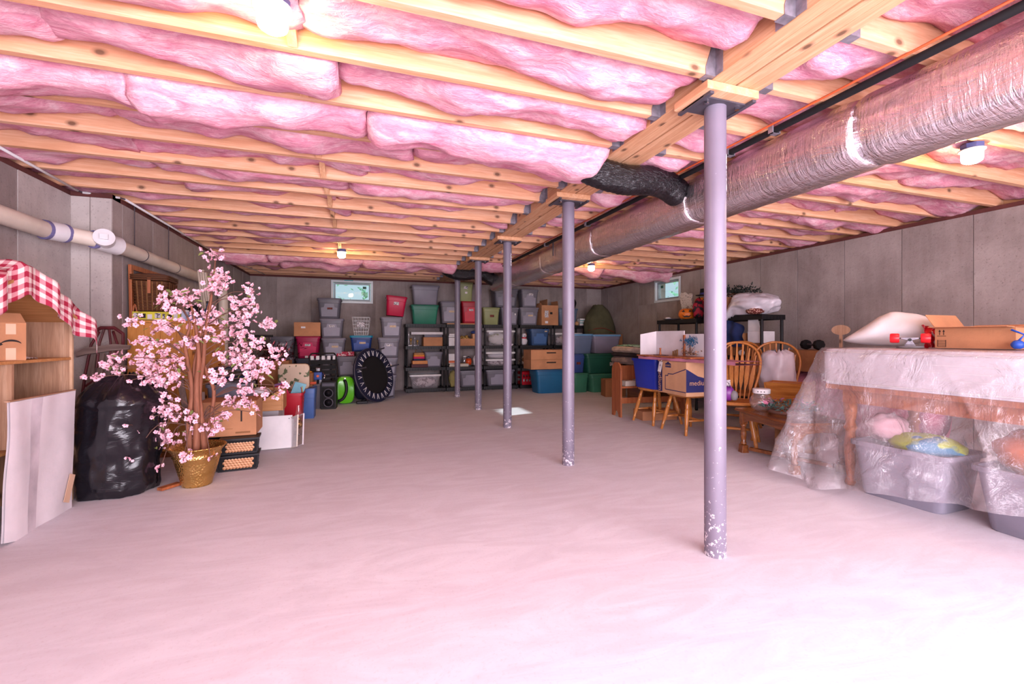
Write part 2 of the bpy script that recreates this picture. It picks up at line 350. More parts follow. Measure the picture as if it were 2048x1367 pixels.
def panels(parent, axis, face, edges, sgn, hole=None, pale=()):
    for i in range(len(edges)-1):
        a, c = edges[i]+.004, edges[i+1]-.004; rects = [(a, c, 0.0, WT-.002)]
        if hole and c > hole[0] and a < hole[1]:
            rects = [(a, c, 0.0, hole[2]-.01)]
            if a < hole[0]-.05: rects.append((a, hole[0]-.01, hole[2]-.01, WT-.002))
            if c > hole[1]+.05: rects.append((hole[1]+.01, c, hole[2]-.01, WT-.002))
        m = m_wall_l if i in pale else m_wall
        for (p, q, z0, z1) in rects:
            d0, d1 = sorted((face, face+sgn*.008)); pr = .0015*((i*7) % 3)
            d1 += pr if sgn > 0 else 0; d0 -= pr if sgn < 0 else 0
            bb = MB().box(p, q, d0, d1, z0, z1) if axis == 'x' else MB().box(d0, d1, p, q, z0, z1)
            bb.build('form_panel', m, parent)
panels(wl, 'y', -2.288, [1.03, 1.64, 2.25, 2.86, 3.47, 4.08, 4.69], 1, pale=(5,))
panels(wl, 'x', 4.698, [-2.288, -2.15, -2.0], -1, pale=(0, 1))
panels(wl, 'y', -2.008, [4.69, 4.86, 5.47, 6.08, 6.69, 7.30, 7.91, 8.52, 9.13, 9.685], 1)
panels(wb, 'x', 9.685, [-2.0, -1.54, -.93, -.32, .29, .90, 1.51, 2.12, 2.73, 3.34, 3.95, 4.56, 5.17, 5.57], -1, WB)
panels(wr, 'y', 5.578, [-.4, .21, .82, 1.43, 2.04, 2.653, 3.252, 3.862, 4.48, 5.069, 5.68, 6.29, 6.90, 7.51, 8.12, 8.73, 9.34, 9.68], -1, WR)
m_sill = plain('dark_sill_plate', '#5d2f2c', .8)
structure(MB().box(-2.42, -2.28, -2.1, 4.75, WT, JZ).box(-2.15, -2.0, 4.70, 9.9, WT, JZ).box(-2.42, -2.0, 4.69, 4.83, WT, JZ-.002).build('trim_1', m_sill))
structure(MB().box(-2.0, 5.8, 9.68, 9.82, WT, JZ).build('trim_2', m_sill))
structure(MB().box(5.57, 5.71, -2.1, 9.68, WT, JZ).build('trim_3', m_sill))
ceil = structure(MB().box(-2.56, 5.83, -2.1, 9.95, JZ+JH, JZ+JH+.02).build('ceiling', m_beam))
MB().box(-2.45, -2.41, -2.06, 9.79, JZ, JZ+JH).build('rim_board', m_beam, ceil)
MB().box(5.69, 5.73, -2.06, 9.79, JZ, JZ+JH).build('rim_board', m_beam, ceil)
MB().box(-2.4, 5.7, 9.80, 9.84, JZ, JZ+JH).build('rim_board', m_joist, ceil)
MB().box(-2.4, 5.7, -2.1, -2.06, JZ, JZ+JH).build('rim_board', m_joist, ceil)
# joists with their hangers
JY = lambda k: 1.715+.4064*k
jl = MB().box(-2.40, BX0-.004, -.038, 0, 0, JH).mesh('joist'); jl.materials.append(m_joist)
jr = MB().box(BX1+.004, 5.68, -.038, 0, 0, JH).mesh('joist'); jr.materials.append(m_joist)
def hanger(x, s):
    m = MB(); m.box(*sorted((x, x-s*.055)), -.042, .004, -.003, 0)
    for y in (-.0415, .0015): m.prism([(x, -.003), (x-s*.055, -.003), (x-s*.055, .035), (x-s*.012, .16), (x, .16)], y, y+.002, 'y')
    m.box(*sorted((x, x+s*.003)), -.085, -.040, 0, .15).box(*sorted((x, x+s*.003)), .002, .047, 0, .15)
    me = m.mesh('joist_hanger'); me.materials.append(m_galv); return me
hl = hanger(BX0-.004, 1); hr = hanger(BX1+.004, -1)
KS = list(range(-9, 20))
for k in KS:
    for jm, hm in ((jl, hl), (jr, hr)):
        j = inst(jm, 'joist', ceil, (0, JY(k), JZ)); inst(hm, 'joist_hanger', j)
# cross bridging strips half way along every bay
rnd = random.Random(5)
for k in range(-5, 19):
    for x in (-.27, 3.55):
        y0, y1 = JY(k)+.002, JY(k+1)-.040
        MB().bar((x, y0, JZ+.20), (x, y1, JZ+.02), .038, .05).build('bridging', m_beam, ceil)
        MB().bar((x+.045, y0, JZ+.03), (x+.045, y1, JZ+.20), .038, .04).build('bridging', m_beam, ceil)
# pink fibreglass batts, each a soft sagging slab of its own
def batt(x0, x1, k, hang, seed):
    y0, y1 = JY(k)+.002, JY(k+1)-.040; n = max(10, int((x1-x0)*30)); far = k > 9
    nv = 8 if far else 12
    if k < -4: n //= 3; nv = 5
    S = Vector((seed*3.7, seed*1.9, seed*.7)); drop = rnd.uniform(.005, .025); tl = rnd.uniform(-.03, .05)
    dy0 = rnd.uniform(.0, .03); over = max(0.0, hang-.07)
    def fn(u, v):
        x = x0+(x1-x0)*u; y = y0+(y1-y0)*v
        e = min(u, 1-u)*(x1-x0); end = max(0, 1-e/.05)
        sag = (1-abs(2*v-1)**2.6)
        n1 = noise.noise(Vector((x*1.9, y*1.6, 0))+S); n2 = noise.noise(Vector((x*3.6, y*5, 3))+S); n3 = noise.noise(Vector((x*10, y*17, 7))+S); n4 = abs(noise.noise(Vector((x*2.3, y*6, 11))+S))
        lump = max(0.0, noise.noise(Vector((x*.9, 4.2, seed*2.3)))+.15)
        h = hang*(.5+1.1*(.5+.5*noise.noise(Vector((x*1.3, 1.3, seed)))))
        z = JZ+.082+tl*(v-.5)-drop*sag-.085*n1-.040*n2-.014*n3+.06*n4-.07*lump*(.35+.65*sag)-h*sag*(1-.25*end)+end*end*.012
        yy = y
        if over > 0: yy = y+(v-.30)*over*1.1*sag*(.8+n1)
        xx = x+(.05*noise.noise(Vector((y*7, seed, 2)))+.02*noise.noise(Vector((y*23, seed, 5))))*min(1, end*2)
        return (xx, yy, z)
    m = MB().grid(fn, n, nv, flip=False)
    # lift the rim up to the deck so that the batt is a solid slab
    N = nv+1; rim = [i*N for i in range(n+1)]+[n*N+j for j in range(1, N)]+[i*N+nv for i in range(n-1, -1, -1)]+[j for j in range(nv-1, 0, -1)]
    o = len(m.v); m.v += [(min(max(m.v[i][0], x0), x1), min(max(m.v[i][1], y0), y1), JZ+JH-.01) for i in rim]; L = len(rim)
    for i in range(L): j = (i+1) % L; m.f.append((rim[j], rim[i], o+i, o+j))
    m.f.append(tuple(o+i for i in range(L)))
    return m.build('insulation_batt', m_ins, ceil, True)
HANG = {(0, 2): .25, (0, 3): .05, (0, 1): .065, (0, 0): .06, (0, -1): .05, (1, 2): .03, (1, 4): .07, (1, 5): .05, (0, 14): .15, (0, 15): .16, (1, 13): .14, (1, 14): .11, (1, 18): .03, (1, 6): .04, (1, 1): .05, (0, 5): .03, (0, 7): .03, (0, 9): .02}
sd_ = 0
for k in KS[:-1]:
    for side, (a, c) in enumerate(((-2.395, BX0-.03), (BX1+.03, 5.675))):
        cuts = [a, a+1.22+rnd.uniform(-.35, .2), a+2.45+rnd.uniform(-.3, .3), c]
        for i in range(3):
            sd_ += 1; g = rnd.uniform(-.03, .004)
            h = HANG.get((side, k), 0)*rnd.uniform(.6, 1.15)+rnd.uniform(-.005, .02)
            if side == 0 and i == 2 and k == 3: h = .0
            batt(cuts[i]+g, cuts[i+1]-.004, k, h, sd_)
# built-up beam of two doubled planks
bm = thing('support_beam', 'long doubled timber beam carried by the row of grey posts', 'beam', (1.715, 3, 2.313))
for x0, x1 in ((BX0-1.715, -.078), (-.0765, -.006), (.006, .0705), (.072, BX1-1.715)):
    MB().box(x0, x1, -5, 6.68, 0, .239).build('beam_plank', m_beam, bm, bev=.003)
# steel posts
PY = [1.827, 3.528, 5.232, 6.675, 8.236]
PL = ['scuffed grey steel post nearest the camera in front of the oak chairs', 'second grey steel post from the camera standing alone mid floor', 'third grey steel post from the camera with a white label near its top', 'fourth grey steel post from the camera beside the sunlit floor patch', 'farthest grey steel post standing close to the black shelves']
for i, y in enumerate(PY):
    p = thing('steel_post', PL[i], 'post', (1.708, y, 0), 0, 'steel posts under the beam')
    MB().lathe([(.0525, 0), (.0525, 2.264)], 28).build('pipe', m_post, p, 'auto')
    tp = MB().box(-.14, .14, -.075, .075, 2.264, 2.271).box(-.14, -.118, -.12, .11, 2.258, 2.2705).box(.118, .14, -.12, .11, 2.258, 2.2705).build('top_plate', m_steel, p)
    for bx in (-.095, .095):
        MB().lathe([(.012, 0), (.012, .014)], 6, (bx, -.045, 2.25)).build('bolt', m_chrome, tp)
    MB().box(-.168, .145, -.133, .105, 2.272, 2.312).build('bearing_block', m_beam, p, bev=.003)
    if i in (0, 2):
        z0, z1 = ((1.83, 2.02) if i == 0 else (1.98, 2.13)); arc = [(.0532*math.cos(R(a)), .0532*math.sin(R(a))) for a in range(-62, 3, 8)]
        MB().loft([[(x, y_, z0) for x, y_ in arc], [(x, y_, z1) for x, y_ in arc]], False, False, False).build('label_sticker', m_stick, p)
# foil wrapped duct with its straps
dc = thing('foil_wrapped_duct', 'long silver foil wrapped air duct hanging beside the timber beam', 'duct', (2.456, 3, 2.137))
def duct_sec(y0, y1, seed, r=.178):
    n = 40; rings = []; m = max(8, int((y1-y0)/.035))
    for i in range(m+1):
        y = y0+(y1-y0)*i/m; e = min(y-y0, y1-y); kk = 1-.05*max(0, 1-e/.05); ring = []
        for j in range(n):
            a = 2*PI*j/n; ca, sa = math.cos(a), math.sin(a)
            sq = 1/(abs(ca)**4.0+abs(sa)**4.0)**.25; rr = r*(.45+.52*sq)*kk
            rr += .006*noise.noise(Vector((ca*3, sa*3, y*2.2+seed)))+.005*noise.noise(Vector((ca*9, sa*9, y*9+seed)))+.003*noise.noise(Vector((ca*3, sa*3, y*40+seed)))
            ring.append((rr*ca, y-3, rr*sa))
        rings.append(ring)
    return MB().loft(rings, True, True)
DS = [-1.5, .35, 1.55, 2.75, 4.2, 5.6, 7.0, 8.15]
for i in range(len(DS)-1): duct_sec(DS[i]+.002, DS[i+1], i*5.1).build('duct_section', m_foil, dc, True)
for y in (2.35, 5.1): MB().box(-.192, -.186, y-3, y-3+.03, -.02, .178).box(-.215, -.186, y-3, y-3+.03, .172, .178).build('hanger_strap', m_steel, dc)
rl = thing('refrigerant_line', 'black foam wrapped pipe clipped under the joists beside the duct', 'pipe', (2.262, 3, 2.296))
MB().tube([(0, -4.2, 0), (0, -1.5, 0), (0.0, 1, 0), (-.01, 3, 0), (-.02, 4.6, 0)], .019, 10).build('pipe', m_blackm, rl, True)
for y in (1.95, 2.28, 2.95, 4.2, 5.3): MB().box(-.03, .03, y-3, y-3+.03, -.024, -.021).box(-.03, -.022, y-3, y-3+.03, -.024, .02).box(.022, .03, y-3, y-3+.03, -.024, .02).build('clip', m_galv, rl)
tag(MB().tube([(2.215, -1.5, 2.3115), (2.215, 3, 2.3115), (2.205, 7.6, 2.3115)], .006, 6).build('orange_cable', plain('orange_cable', '#c2562c', .5), smooth=True), 'thin orange cable stapled along the joists beside the black pipe', 'cable')
# flexible black ducts looping under the beam
def flex(name, label, pts, r):
    P = [Vector(p) for p in pts]; out = []
    for i in range(len(P)-1):
        p0, p1, p2, p3 = P[max(i-1, 0)], P[i], P[i+1], P[min(i+2, len(P)-1)]
        for j in range(14):
            t = j/14; out.append(.5*((2*p1)+(-p0+p2)*t+(2*p0-5*p1+4*p2-p3)*t*t+(-p0+3*p1-3*p2+p3)*t**3))
    out.append(P[-1]); rs = [r*(1+.035*(i % 2)+.03*noise.noise(Vector((i*.4, 0, 0)))) for i in range(len(out))]
    return tag(MB().tube(out, rs, 24).build(name, m_flex, smooth=True), label, 'duct')
flex('flexible_duct', 'shiny black flexible duct sagging under the beam beside the nearest post', [(1.20, 2.80, 2.46), (1.34, 2.77, 2.36), (1.50, 2.74, 2.255), (1.74, 2.72, 2.205), (1.98, 2.75, 2.235), (2.15, 2.80, 2.24), (2.30, 2.84, 2.20)], .100)
flex('flexible_duct', 'black flexible duct drooping under the beam at the far posts', [(1.335, 7.950, 2.476), (1.487, 7.950, 2.306), (1.742, 7.950, 2.246), (2.068, 7.950, 2.288), (2.30, 7.97, 2.18), (2.45, 8.0, 2.14)], .115)
# ceiling lamps
for (x, y, lb) in ((-.30, 1.80, 'lit ceiling lamp at the top edge nearest the camera'), (3.66, 1.75, 'lit ceiling lamp right of the foil duct over the wrapped table'), (-.25, 6.62, 'small lit ceiling lamp in front of the back wall window'), (3.61, 6.59, 'small lit ceiling lamp beyond the duct over the far totes')):
    l = thing('ceiling_lamp', lb, 'lamp', (x, y, JZ), 0, 'jar lamps on the joists')
    MB().lathe([(.052, -.03), (.058, -.02), (.058, 0)], 8).build('junction_box', plain('blue_junction_box', '#47507e', .5), l)
    MB().lathe([(.064, -.040), (.066, -.034), (.050, -.0305)], 20).build('lamp_holder', m_white, l, True)
    MB().lathe([(.012, -.118), (.034, -.115), (.048, -.105), (.052, -.09), (.052, -.041)], 20).build('jar', m_bulb, l, True)
# windows, glass and what grows outside them
def window(name, axis, r, face, out):
    a0, a1, z0, z1 = r; w_ = structure(thing(name, None, None, (0, 0, 0)))
    def bx(p, q, d0, d1, u, v):
        lo, hi = sorted((face+out*d0, face+out*d1)); return (p, q, lo, hi, u, v) if axis == 'x' else (lo, hi, p, q, u, v)
    def frame(t, d0, d1, ins=0):
        m = MB(); A0, A1, Z0, Z1 = a0+ins, a1-ins, z0+ins, z1-ins
        m.box(*bx(A0, A1, d0, d1, Z0, Z0+t)); m.box(*bx(A0, A1, d0, d1, Z1-t, Z1)); m.box(*bx(A0, A0+t, d0, d1, Z0+t, Z1-t)); m.box(*bx(A1-t, A1, d0, d1, Z0+t, Z1-t)); return m
    frame(.045, -.012, .10).build('window_frame', m_vinyl, w_, bev=.004)
    frame(.028, .03, .09, .052).build('sash', plain('grey_sash', '#9aa3aa', .4), w_)
    MB().box(*bx(a0+.08, a1-.08, .058, .062, z0+.08, z1-.08)).build('pane', m_glass, w_)
    MB().box(*bx(a1-.20, a1-.13, .052, .057, z1-.16, z1-.11)).build('sticker', plain('green_sticker', '#3f6f5a', .6), w_)
    tp = plain('teal_tape', '#3fa5ac', .5)
    MB().box(*bx(a0+.25, a0+.42, -.0135, -.0122, z1-.012, z1+.005)).build('tape', tp, w_)
    return w_
window('window_1', 'x', WB, 9.677, 1); window('window_2', 'y', WR, 5.57, 1)
def leafmat():
    if 'outdoor_leaves' in MATS: return MATS['outdoor_leaves']
    t = NT('outdoor_leaves'); t.t.nodes.remove(t.b); d = t.n('ShaderNodeBsdfDiffuse'); r_ = t.n('ShaderNodeBsdfTranslucent'); mx = t.n('ShaderNodeMixShader'); mx.inputs[0].default_value = .6
    c = t.ramp(t.noise(t.coord((1, 1, 1)), 3), [(.3, '#6fa58c'), (.7, '#a9cdb9')]); t.l(c, d.inputs[0]); t.l(c, r_.inputs[0]); t.l(d.outputs[0], mx.inputs[1]); t.l(r_.outputs[0], mx.inputs[2]); t.l(mx.outputs[0], t.out.inputs[0]); MATS['outdoor_leaves'] = t.m; return t.m
def shrub(loc, r, label, seed, n=170):
    rg = random.Random(seed); m = MB()
    for i in range(n):
        d = Vector((rg.gauss(0, 1), rg.gauss(0, 1), rg.gauss(0, 1))).normalized()*rg.uniform(.5, 1); c = Vector((d.x*r[0], d.y*r[1], d.z*r[2])); a = Vector((rg.gauss(0, 1), rg.gauss(0, 1), rg.gauss(0, 1))).normalized(); e = a.cross(Vector((.3, .5, .8))).normalized(); s = rg.uniform(.06, .14)
        m.add([c-a*s, c+e*s*.5, c+a*s, c-e*s*.5], [(0, 1, 2, 3)])
    t = thing('shrub', label, 'shrub', loc); m.build('foliage', leafmat(), t)
    MB().tube([(.75*r[0], .75*r[1], 1.49-loc[2]), (.5*r[0], .5*r[1], -.2*r[2]), (0, 0, r[2]*.3)], [.014, .010, .006], 6).build('stem', m_twig, t); return t
shrub((-.2, 13.2, 2.6), (1.8, .7, 1.0), 'sunlit leafy shrub seen through the back wall window', 3)
shrub((8.5, 10.9, 2.75), (.8, 1.6, 1.2), 'sunlit leafy shrub seen through the right wall window', 4)
structure(MB().box(-30, -8.1, -12, -2.1, 1.45, 1.5).box(10.1, 30, -12, -2.1, 1.45, 1.5).box(-30, -2.7, -2.1, 30, 1.45, 1.5).box(5.95, 30, -2.1, 30, 1.45, 1.5).box(-2.7, 5.95, 10.05, 30, 1.45, 1.5).build('ground', plain('lawn', '#6f8a52', .9, 0, .3, 2)))
structure(MB().box(-8, 10, -12, -2.11, -.15, -.02).build('patio', m_floor))
# drain pipe along the left wall
dp = thing('drain_pipe', 'cream plastic drain pipe running along the left wall', 'pipe', (-2.1, 4.2, 1.85))
def rel(p, o=(-2.1, 4.2, 1.85)): return tuple(a-b_ for a, b_ in zip(p, o))
Q = [rel(p) for p in [(-2.190, 3.536, 1.889), (-2.190, 4.200, 1.890), (-2.140, 4.321, 1.895), (-2.000, 4.430, 1.878), (-1.930, 4.611, 1.866), (-1.925, 6.534, 1.858), (-1.925, 7.475, 1.843)]]
MB().tube([Q[0], Q[1]], .060, 20).build('pipe', m_pvc, dp, 'auto')
MB().tube([Q[1], Q[2]], .070, 20).build('coupling', m_pvcw, dp, 'auto')
MB().tube([Q[2], Q[3]], .058, 20).build('pipe', m_pvc, dp, 'auto')
co = MB().tube([Q[3], ((Vector(Q[3])+Vector(Q[4]))/2), Q[4]], [.070, .076, .076], 20).build('cleanout_tee', m_pvcw, dp, 'auto')
c0 = Vector(Q[3]).lerp(Vector(Q[4]), .45); MB().cyl(c0+Vector((.02, -.055, .01)), c0+Vector((.05, -.135, .02)), .068, n=20).build('cleanout_cap', m_pvcw, co, 'auto'); MB().obox(c0+Vector((.055, -.148, .021)), (.05, .03, .04), (0, 0, R(20))).build('cap_grip', m_pvcw, co)
MB().tube([Q[4], Q[5], Q[6]], .058, 20).build('pipe', m_pvc, dp, 'auto')
MB().tube([Q[6], (Q[6][0], Q[6][1]+.10, Q[6][2]-.03), (Q[6][0], Q[6][1]+.15, Q[6][2]-.12), (Q[6][0], Q[6][1]+.16, Q[6][2]-.30), (Q[6][0], Q[6][1]+.16, -1.84)], .062, 20).build('down_pipe', m_pvc, dp, 'auto')
for (p, t_) in ((Q[1], 0), (Q[2], 1), (Q[3], 0)):
    d = (Vector(Q[2])-Vector(Q[1])).normalized(); MB().cyl(Vector(p)-d*.012, Vector(p)+d*.012, .0715, n=20).build('primer_band', m_purple, dp)
for t_ in (.22, .62):
    c0 = Vector(Q[4]).lerp(Vector(Q[5]), t_); d = (Vector(Q[5])-Vector(Q[4])).normalized()
    MB().cyl(c0-d*.006, c0+d*.006, .0605, n=20).bar(c0+Vector((-.05, 0, .05)), c0+Vector((-.05, 0, 2.31-1.85-c0.z)), .012, .004).build('hanger_strap', m_steel, dp)
cd = thing('conduit', 'thin white conduit following the joists along the left wall', 'conduit', (-2.1, 5, 2.31))
CP = [(-2.173, 3.658, 2.312), (-2.206, 4.631, 2.312), (-2.197, 4.681, 2.312), (-1.975, 4.761, 2.312), (-1.955, 4.799, 2.312), (-1.970, 7.411, 2.312)]
CP = [rel((p[0], p[1], 2.31), (-2.1, 5, 2.31)) for p in CP]
for i in (0, 2, 4): MB().tube([CP[i], CP[i+1]], .010, 8).build('tube', m_white, cd, True)
MB().tube([CP[5], rel((-1.93, 8.2, 2.30), (-2.1, 5, 2.31)), rel((-1.80, 9.1, 2.315), (-2.1, 5, 2.31)), rel((-1.72, 9.6, 2.30), (-2.1, 5, 2.31))], .006, 6).build('cable', m_white, cd, True)
for i in (1, 3): MB().tube([CP[i], CP[i+1]], .006, 6).build('bare_cable', m_steel, cd)
# ------------------------------------------------------------------ generic containers
def tote(name, label, x0, x1, y0, y1, z0, z1, col, lid=None, stick=None, rz=0, rx=0, group=None, lidh=.03, clear_=False, fill=None, open_=False, ry=0, panel=True):
    """tapered storage tote: body, lid, rim panel, sticker"""
    cx, cy = (x0+x1)/2, (y0+y1)/2; hx, hy = (x1-x0)/2, (y1-y0)/2; H = z1-z0
    t = thing(name, label, 'tote', (cx, cy, z0), 0, group, rot=(rx, ry, rz)); mat = m_cleart if clear_ else tote_mat(col); r = min(hx, hy)*.22
    def ring(k, z, g=0.0): return rrect(-hx*k-g, hx*k+g, -hy*k-g, hy*k+g, z, r)
    bt = H-lidh
    rings = [ring(.78, 0), ring(.80, .006), ring(.905, bt*.80), ring(.93, bt*.80+.004), ring(.945, bt-.002)]
    if open_: rings = [ring(.78, 0), ring(.80, .006), ring(.93, H-.03), ring(1.0, H-.03), ring(1.0, H), ring(.93, H), ring(.76, .012)]
    MB().loft(rings).build('body', mat if (clear_ or open_ or not panel) else tote_mat(shade(col, .86)), t, 'auto')
    if not open_:
        lm = tote_mat(lid or shade(col, .9)) if not (clear_ and not lid) else m_white
        MB().loft([ring(1.0, bt-.012), ring(1.0, H-.012), ring(.975, H-.004), ring(.93, H-.004), ring(.92, H-.011), ring(.5, H-.011)], True, True).build('lid', lm, t, 'auto')
    if panel and not clear_:
        k0, k1 = .83, .915; fy = lambda z: -hy*(.80+.105*z/(bt*.8))
        za, zb, zc = bt*.10, bt*.56, bt*.78
        pts = [(-.62, za), (.62, za), (.66, zb), (.42, zb+.01), (.36, zc), (-.36, zc), (-.42, zb+.01), (-.66, zb)]
        m = MB(); n = len(pts); m.v = [(a*hx, fy(z)-.007, z) for a, z in pts]+[(a*hx, fy(z)+.01, z) for a, z in pts]
        m.f = [tuple(range(n))]+[((i+1) % n, i, n+i, n+(i+1) % n) for i in range(n)]; m.build('front_panel', tote_mat(shade(col, 1.10)), t)
    for (a, b, w_, h_, mt) in (stick or []):
        z = H*b; yy = -hy*(.80+.105*z/(bt*.8))-.007; MB().obox((a*hx, yy, z), (w_, .003, h_), (R(-4), 0, 0)).build('sticker', mt, t)
    if fill:
        MB().blob((0, 0, H*.42), (hx*.74, hy*.74, H*.42), .12, 3, 3).build('contents', fill, t, True)
    return t
def carton(name, label, x0, x1, y0, y1, z0, z1, mat=None, rz=0, flaps=0, tape=True, group=None, rot=None, extra=None):
    cx, cy = (x0+x1)/2, (y0+y1)/2; hx, hy = (x1-x0)/2, (y1-y0)/2; H = z1-z0; mat = mat or m_card
    t = thing(name, label, 'box', (cx, cy, z0), rz, group, rot)
    if flaps:
        th = .005; m = MB().box(-hx, hx, -hy, hy, 0, th).box(-hx, -hx+th, -hy, hy, th, H).box(hx-th, hx, -hy, hy, th, H).box(-hx+th, hx-th, -hy, -hy+th, th, H).box(-hx+th, hx-th, hy-th, hy, th, H)
        m.build('carton_body', mat, t)
        for i, (ang, L) in enumerate(flaps):
            if ang is None: continue
            a = R(ang)
            if i == 0: MB().bar((0, -hy, H), (0, -hy-L*math.cos(a), H+L*math.sin(a)), 2*hx*.98, .004).build('flap', mat, t)
            if i == 1: MB().bar((hx, 0, H), (hx+L*math.cos(a), 0, H+L*math.sin(a)), 2*hy*.98, .004).build('flap', mat, t)
            if i == 2: MB().bar((0, hy, H), (0, hy+L*math.cos(a), H+L*math.sin(a)), 2*hx*.98, .004).build('flap', mat, t)
            if i == 3: MB().bar((-hx, 0, H), (-hx-L*math.cos(a), 0, H+L*math.sin(a)), 2*hy*.98, .004).build('flap', mat, t)
    else:
        MB().box(-hx, hx, -hy, hy, 0, H-.004).build('carton_body', mat, t, bev=.003)
        MB().box(-hx+.001, hx-.001, -hy+.001, -.002, H-.004, H).build('flap', mat, t); MB().box(-hx+.001, hx-.001, .002, hy-.001, H-.004, H).build('flap', mat, t)
        if tape: MB().box(-hx*.99, hx*.99, -.025, .025, H, H+.0008).build('tape', m_tape, t)
    for e in (extra or []):
        MB().box(*e[0]).build(e[1], e[2], t)
    return t
def blob_thing(name, label, cat, c, r, mat, amp=.15, fr=2.0, seed=0, flat=-.9, nu=30, nv=20, group=None, rot=(0, 0, 0)):
    o = MB().blob((0, 0, 0), r, amp, fr, seed, nu, nv, flat).build(name, mat, None, True, c, rot); return tag(o, label, cat, group)

# ------------------------------------------------------------------ left foreground
# white corrugated board leaning on the shelf
wp = thing('white_board', 'tall white corrugated board leaning in the left foreground', 'board', (-1.775, 3.37, 0))
def wpf(o):
    def fn(u, v):
        y = -.29+.585*u; z = .755*v if u > .12 else .755*v+.02*(1-v)*(1-u/.12)
        return (.012*v+.006*math.sin(u*17)*v*.5+o+.012*noise.noise(Vector((u*3, v*2, 0))), y+.022*v, z)
    return fn
m = MB().grid(wpf(0), 16, 12).grid(wpf(-.012), 16, 12, True)
m.build('sheet', m_wboard, wp, 'auto')
MB().grid(lambda u, v: (.0012+.012*v+.006*math.sin((.30+.13*u)*17)*v*.5+.012*noise.noise(Vector(((.30+.13*u)*3, v*2, 0))), -.29+.585*(.30+.13*u)+.022*v, .755*v), 6, 12).build('paper_band', plain('greyer_paper_band', '#c3b9bf', .7), wp, True)
MB().bar((.013, .21, .06), (.014, .275, .22), .06, .0015, (1, 0, 0)).build('tape_strip', m_tape, wp)
MB().box(-.012, .012, -.266, .315, .757, .763).build('wood_edge', m_piney, wp)
# wooden cubby with sloping roof, open towards the room
cb = thing('wooden_cubby', 'tall pine cubby shelf with sloping roof at the left edge', 'shelf', (-2.06, 3.42, 0))
MB().box(-.205, .205, .415, .43, 0, 1.205).build('side_board', m_pinez, cb, bev=.002)
MB().box(.190, .2052, .4145, .4305, 0, 1.204).build('front_edge', plain('lit_pine_edge', '#cfa888', .7), cb)  # paler colour paints the light caught on the side board's front edge
MB().box(-.205, .205, -.46, -.445, 0, 1.205).build('side_board', m_pinez, cb)
for i in range(5): MB().box(-.214, -.2055, -.46+.178*i, -.284+.178*i, 0, 1.30 if 0 < i < 4 else 1.2).build('back_board', m_pinez, cb)
MB().box(-.204, .2, -.444, .414, .950, .968).build('shelf_board', m_drawer, cb, bev=.002)
MB().box(-.204, .2, -.444, .414, .45, .468).build('shelf_board', m_drawer, cb)
MB().box(-.19, .198, -.13, -.112, .469, .949).build('divider', m_pinez, cb)
MB().prism([(.52, 1.163), (.52, 1.181), (-.16, 1.443), (-.16, 1.425)], -.212, .255, 'x').build('roof_board', m_drawer, cb)
MB().prism([(-.54, 1.263), (-.54, 1.281), (-.161, 1.443), (-.161, 1.425)], -.212, .255, 'x').build('roof_board', m_drawer, cb)
# gingham cloth thrown over the roof
def cloth():
    nu, nv = 70, 44
    def fn(u, v):
        y = -.46+1.0*u; v2 = v*.63; x = -.20+v2
        roof = 1.445-.385*abs(y+.16)
        bil = .055*math.exp(-((y+.06)/.22)**2)+.03*noise.noise(Vector((x*5, y*5, 1)))+.018*noise.noise(Vector((x*11, y*12, 5)))
        z = roof+.022+max(0, bil+.02); hang = max(0, x-.262)
        if hang > 0:
            x = .262+.018*math.sin(y*31)+.020*math.sin(y*13+1)+.015; z -= hang*(1.15 if y < .10 else 1.0)+.012*math.sin(y*24)
        if y > .46: z -= (y-.46)*.6
        return (x, y, max(z, roof+.012) if hang <= 0 else z)
    m = MB().grid(fn, nu, nv); o = m.build('gingham_cloth', m_ging, None, True, (-2.06, 3.42, 0)); me = o.data
    uv = me.uv_layers.new(name='UVMap'); N = nv+1
    for lp in me.loops: i = lp.vertex_index; uv.data[lp.index].uv = ((i//N)/nu*19, (i % N)/nv*12)
    sm = o.modifiers.new('solid', 'SOLIDIFY'); sm.thickness = .003; return o
tag(cloth(), 'red and white gingham cloth thrown over the cubby roof', 'cloth')
# open parcel with an arrow mark
pc = carton('parcel_box', 'open brown parcel box with curved arrow mark inside the cubby', -.10, .10, -.09, .09, .969, 1.185, m_card, R(62), [(None, .075), (None, 0), (110, .06), (None, .07)])
pc.location = (-1.975, 3.335, .969); pc.rotation_euler = (0, 0, R(62))
MB().bar((0, -.09, .216), (0, -.085+.035, .216+.055), .196, .004).build('flap', m_card, pc)
arc = [(.052*math.cos(R(a)), .030*math.sin(R(a))-.02) for a in range(155, 24, -8)]
mm = MB()
for i in range(len(arc)-1):
    w_ = .0022+.0035*math.sin(PI*i/(len(arc)-1)); (a, b_), (c, d) = arc[i], arc[i+1]; mm.add([(a+.03, -.0915, .105+b_-w_), (c+.03, -.0915, .105+d-w_), (c+.03, -.0915, .105+d+w_), (a+.03, -.0915, .105+b_+w_)], [(0, 1, 2, 3)])
mm.add([(-.023, -.0915, .084), (-.006, -.0915, .092), (-.018, -.0915, .105)], [(0, 1, 2)]); mm.build('arrow_print', m_ink, pc)
MB().box(.006, .052, -.0912, -.0905, .15, .21).build('tape', m_tape, pc); MB().box(.006, .052, -.0912, -.0905, .005, .072).build('tape', m_tape, pc)
text('06', 'flap_print', m_ink, .03, (.03, -.071, .2425), (R(57.5), 0, 0), pc, .0005)
